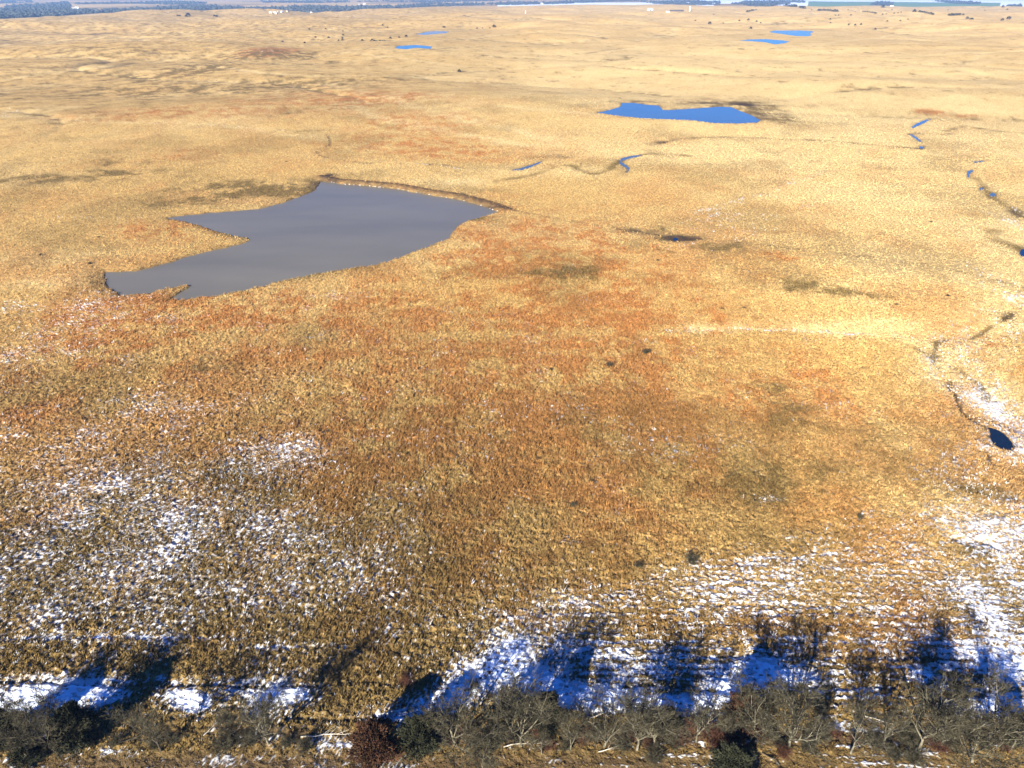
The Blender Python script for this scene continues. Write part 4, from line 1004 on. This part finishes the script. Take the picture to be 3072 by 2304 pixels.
# ------------------------------------------------------------------ farm buildings, silo, poles far away
def gable(name, p, L, Wd, H, rz, wall, roof, label, cat, part='wall'):
    X, Y = p; z = float(base_h(np.array([X]), np.array([Y]))[0]) - .3
    e = empty(name, (X, Y, z), rz); props(e, label, cat)
    l, w = L / 2, Wd / 2; rh = Wd * .28
    V = [(-l,-w,0),(l,-w,0),(l,w,0),(-l,w,0),(-l,-w,H),(l,-w,H),(l,w,H),(-l,w,H),(-l,0,H+rh),(l,0,H+rh)]
    me = bpy.data.meshes.new('wall'); me.from_pydata(V, [], [(0,1,5,4),(2,3,7,6),(1,2,6,9,5),(3,0,4,8,7)]); me.materials.append(wall); inst('wall', me, e)
    o = .5; t = .25
    V = [(-l-o,-w-o,H-.2),(l+o,-w-o,H-.2),(l+o,0,H+rh+.15),(-l-o,0,H+rh+.15),(l+o,w+o,H-.2),(-l-o,w+o,H-.2)]
    V += [(a, b, c + t) for a, b, c in V]
    me = bpy.data.meshes.new('roof'); me.from_pydata(V, [], [(0,1,2,3),(3,2,4,5),(6,9,8,7),(9,11,10,8),(0,6,7,1),(5,4,10,11),(1,7,8,2),(2,8,10,4),(0,3,9,6),(3,5,11,9)]); me.materials.append(roof); inst('roof', me, e)
    me = bpy.data.meshes.new('door'); V = [(-L*.12,-w-.12,0),(L*.12,-w-.12,0),(L*.12,-w-.12,H*.75),(-L*.12,-w-.12,H*.75),(-L*.12,-w,0),(L*.12,-w,0),(L*.12,-w,H*.75),(-L*.12,-w,H*.75)]
    me.from_pydata(V, [], [(0,1,2,3),(3,2,6,7),(1,5,6,2),(0,3,7,4)]); me.materials.append(M_DKROOF); inst('door', me, e)
    return e
gable('barn', hit(231, 26), 26, 15, 9, .3, M_WHITE, M_WHITE, "large white barn among blue far left woods", 'barn')
gable('farm_shed', hit(221, 26), 20, 10, 5, .1, M_WHITE, M_ROOF, "low white farm shed left of the large white barn", 'shed')
gable('barn', hit(1093, 13), 26, 16, 9, .1, M_WHITE, M_ROOF, "white barn in the far field, right of a smaller one", 'barn')
gable('farm_shed', hit(1077, 13), 20, 12, 6, .1, M_WHITE, M_DKROOF, "small far farm shed left of the white barn near the top centre left", 'shed')
gable('barn', hit(1624, 13), 44, 20, 9, .05, M_TANW, M_WHITE, "cream roofed barn in the tree belt above the snow field", 'barn')
gable('farm_building', hit(1950, 32), 34, 18, 6, .1, M_BLUEB, M_BLUEB, "pale blue metal farm building on the far centre right hill", 'building')
gable('livestock_shed', hit(2030, 34), 70, 12, 3.5, .05, M_DKROOF, M_DKROOF, "long dark low shed right of the pale blue building", 'shed')
gable('farm_shed', hit(2003, 37), 16, 10, 4, .2, M_WHITE, M_ROOF, "small pale shed between the blue building and the long dark shed", 'shed')
gable('farm_shed', hit(2675, 19), 22, 10, 4, .1, M_WHITE, M_WHITE, "white shed at the foot of the small grey grove", 'shed')
vill = [("cream house at the left end of the hilltop hamlet",812,40,M_TANW,M_WHITE),("second house of the hamlet with pale roof",823,38,M_WHITE,M_TANW),("tan house in the middle of the hilltop hamlet",836,36,M_TANW,M_TANW),("white house right of the hamlet's middle",846,37,M_WHITE,M_WHITE),
        ("dark roofed house at the right end of the hamlet",862,35,M_TANW,M_DKROOF),("white house in the woods right of the hamlet",919,37,M_WHITE,M_ROOF),("pale house farthest right by the woods edge",934,38,M_WHITE,M_TANW),("low tan house in front of the hamlet",829,42,M_TANW,M_ROOF)]
for k, (lab, x, y, w_, r_) in enumerate(vill):
    gable('house', hit(x, y), 13, 9, 4.5, .4 * k, w_, r_, lab, 'house')
def cyl(r, h, z0=0, n=14, top=None):
    V = [(r * math.cos(2 * math.pi * k / n), r * math.sin(2 * math.pi * k / n), z) for z in (z0, z0 + h) for k in range(n)]
    F = [(k, (k + 1) % n, n + (k + 1) % n, n + k) for k in range(n)]
    if top is not None:
        V.append((0, 0, z0 + h + top)); F += [(n + k, n + (k + 1) % n, 2 * n) for k in range(n)]
    return V, F
def pydata(name, V, F, mat, parent=None):
    me = bpy.data.meshes.new(name); me.from_pydata(V, [], F); me.materials.append(mat); return inst(name, me, parent)
X, Y = hit(2069, 34); e = empty('silo', (X, Y, float(base_h(np.array([X]), np.array([Y]))[0]) - 1)); props(e, "tall white cylindrical silo rising from the far right hill", 'silo')
pydata('body', *cyl(3.6, 25), M_WHITE, e); pydata('dome', *cyl(3.9, .8, 24.6, 14, 2.4), M_WHITE, e)
X, Y = hit(1577, 40); e = empty('storage_tank', (X, Y, float(base_h(np.array([X]), np.array([Y]))[0]) - 1)); props(e, "slim white upright tank on the far central hill", 'tank')
pydata('body', *cyl(2.0, 14), M_WHITE, e); pydata('cap', *cyl(2.2, .5, 13.8, 12, 1.2), M_ROOF, e)
X, Y = hit(1566, 30); o = mesh_np('mast', *tubes([((0,0,-1),(0,0,14),.5,.3),((-2,0,12),(2,0,12),.2,.2),((-1.5,0,10),(1.5,0,10),.2,.2)], 6), M_BARKD); o.location = (X, Y, float(base_h(np.array([X]), np.array([Y]))[0])); props(o, "thin dark mast left of the slim white tank", 'mast')

# ------------------------------------------------------------------ haze
def haze():
    m = bpy.data.materials.new('haze_air'); m.use_nodes = True; nt = m.node_tree
    for n in list(nt.nodes): nt.nodes.remove(n)
    o = nt.nodes.new('ShaderNodeOutputMaterial'); v = nt.nodes.new('ShaderNodeVolumePrincipled')
    v.inputs['Color'].default_value = (0.36, 0.62, 1.0, 1); v.inputs['Density'].default_value = HAZE; v.inputs['Anisotropy'].default_value = 0.2
    nt.links.new(v.outputs[0], o.inputs['Volume'])
    s = 34000.0; z0, z1 = -60.0, 170.0
    V = [(-s,-s,z0),(s,-s,z0),(s,s,z0),(-s,s,z0),(-s,-s,z1),(s,-s,z1),(s,s,z1),(-s,s,z1)]
    ob = pydata('haze', V, [(0,3,2,1),(4,5,6,7),(0,1,5,4),(1,2,6,5),(2,3,7,6),(3,0,4,7)], m)
    props(ob, "thin bluish winter air", None, None, 'stuff')
HAZE = 7.0e-5
haze()
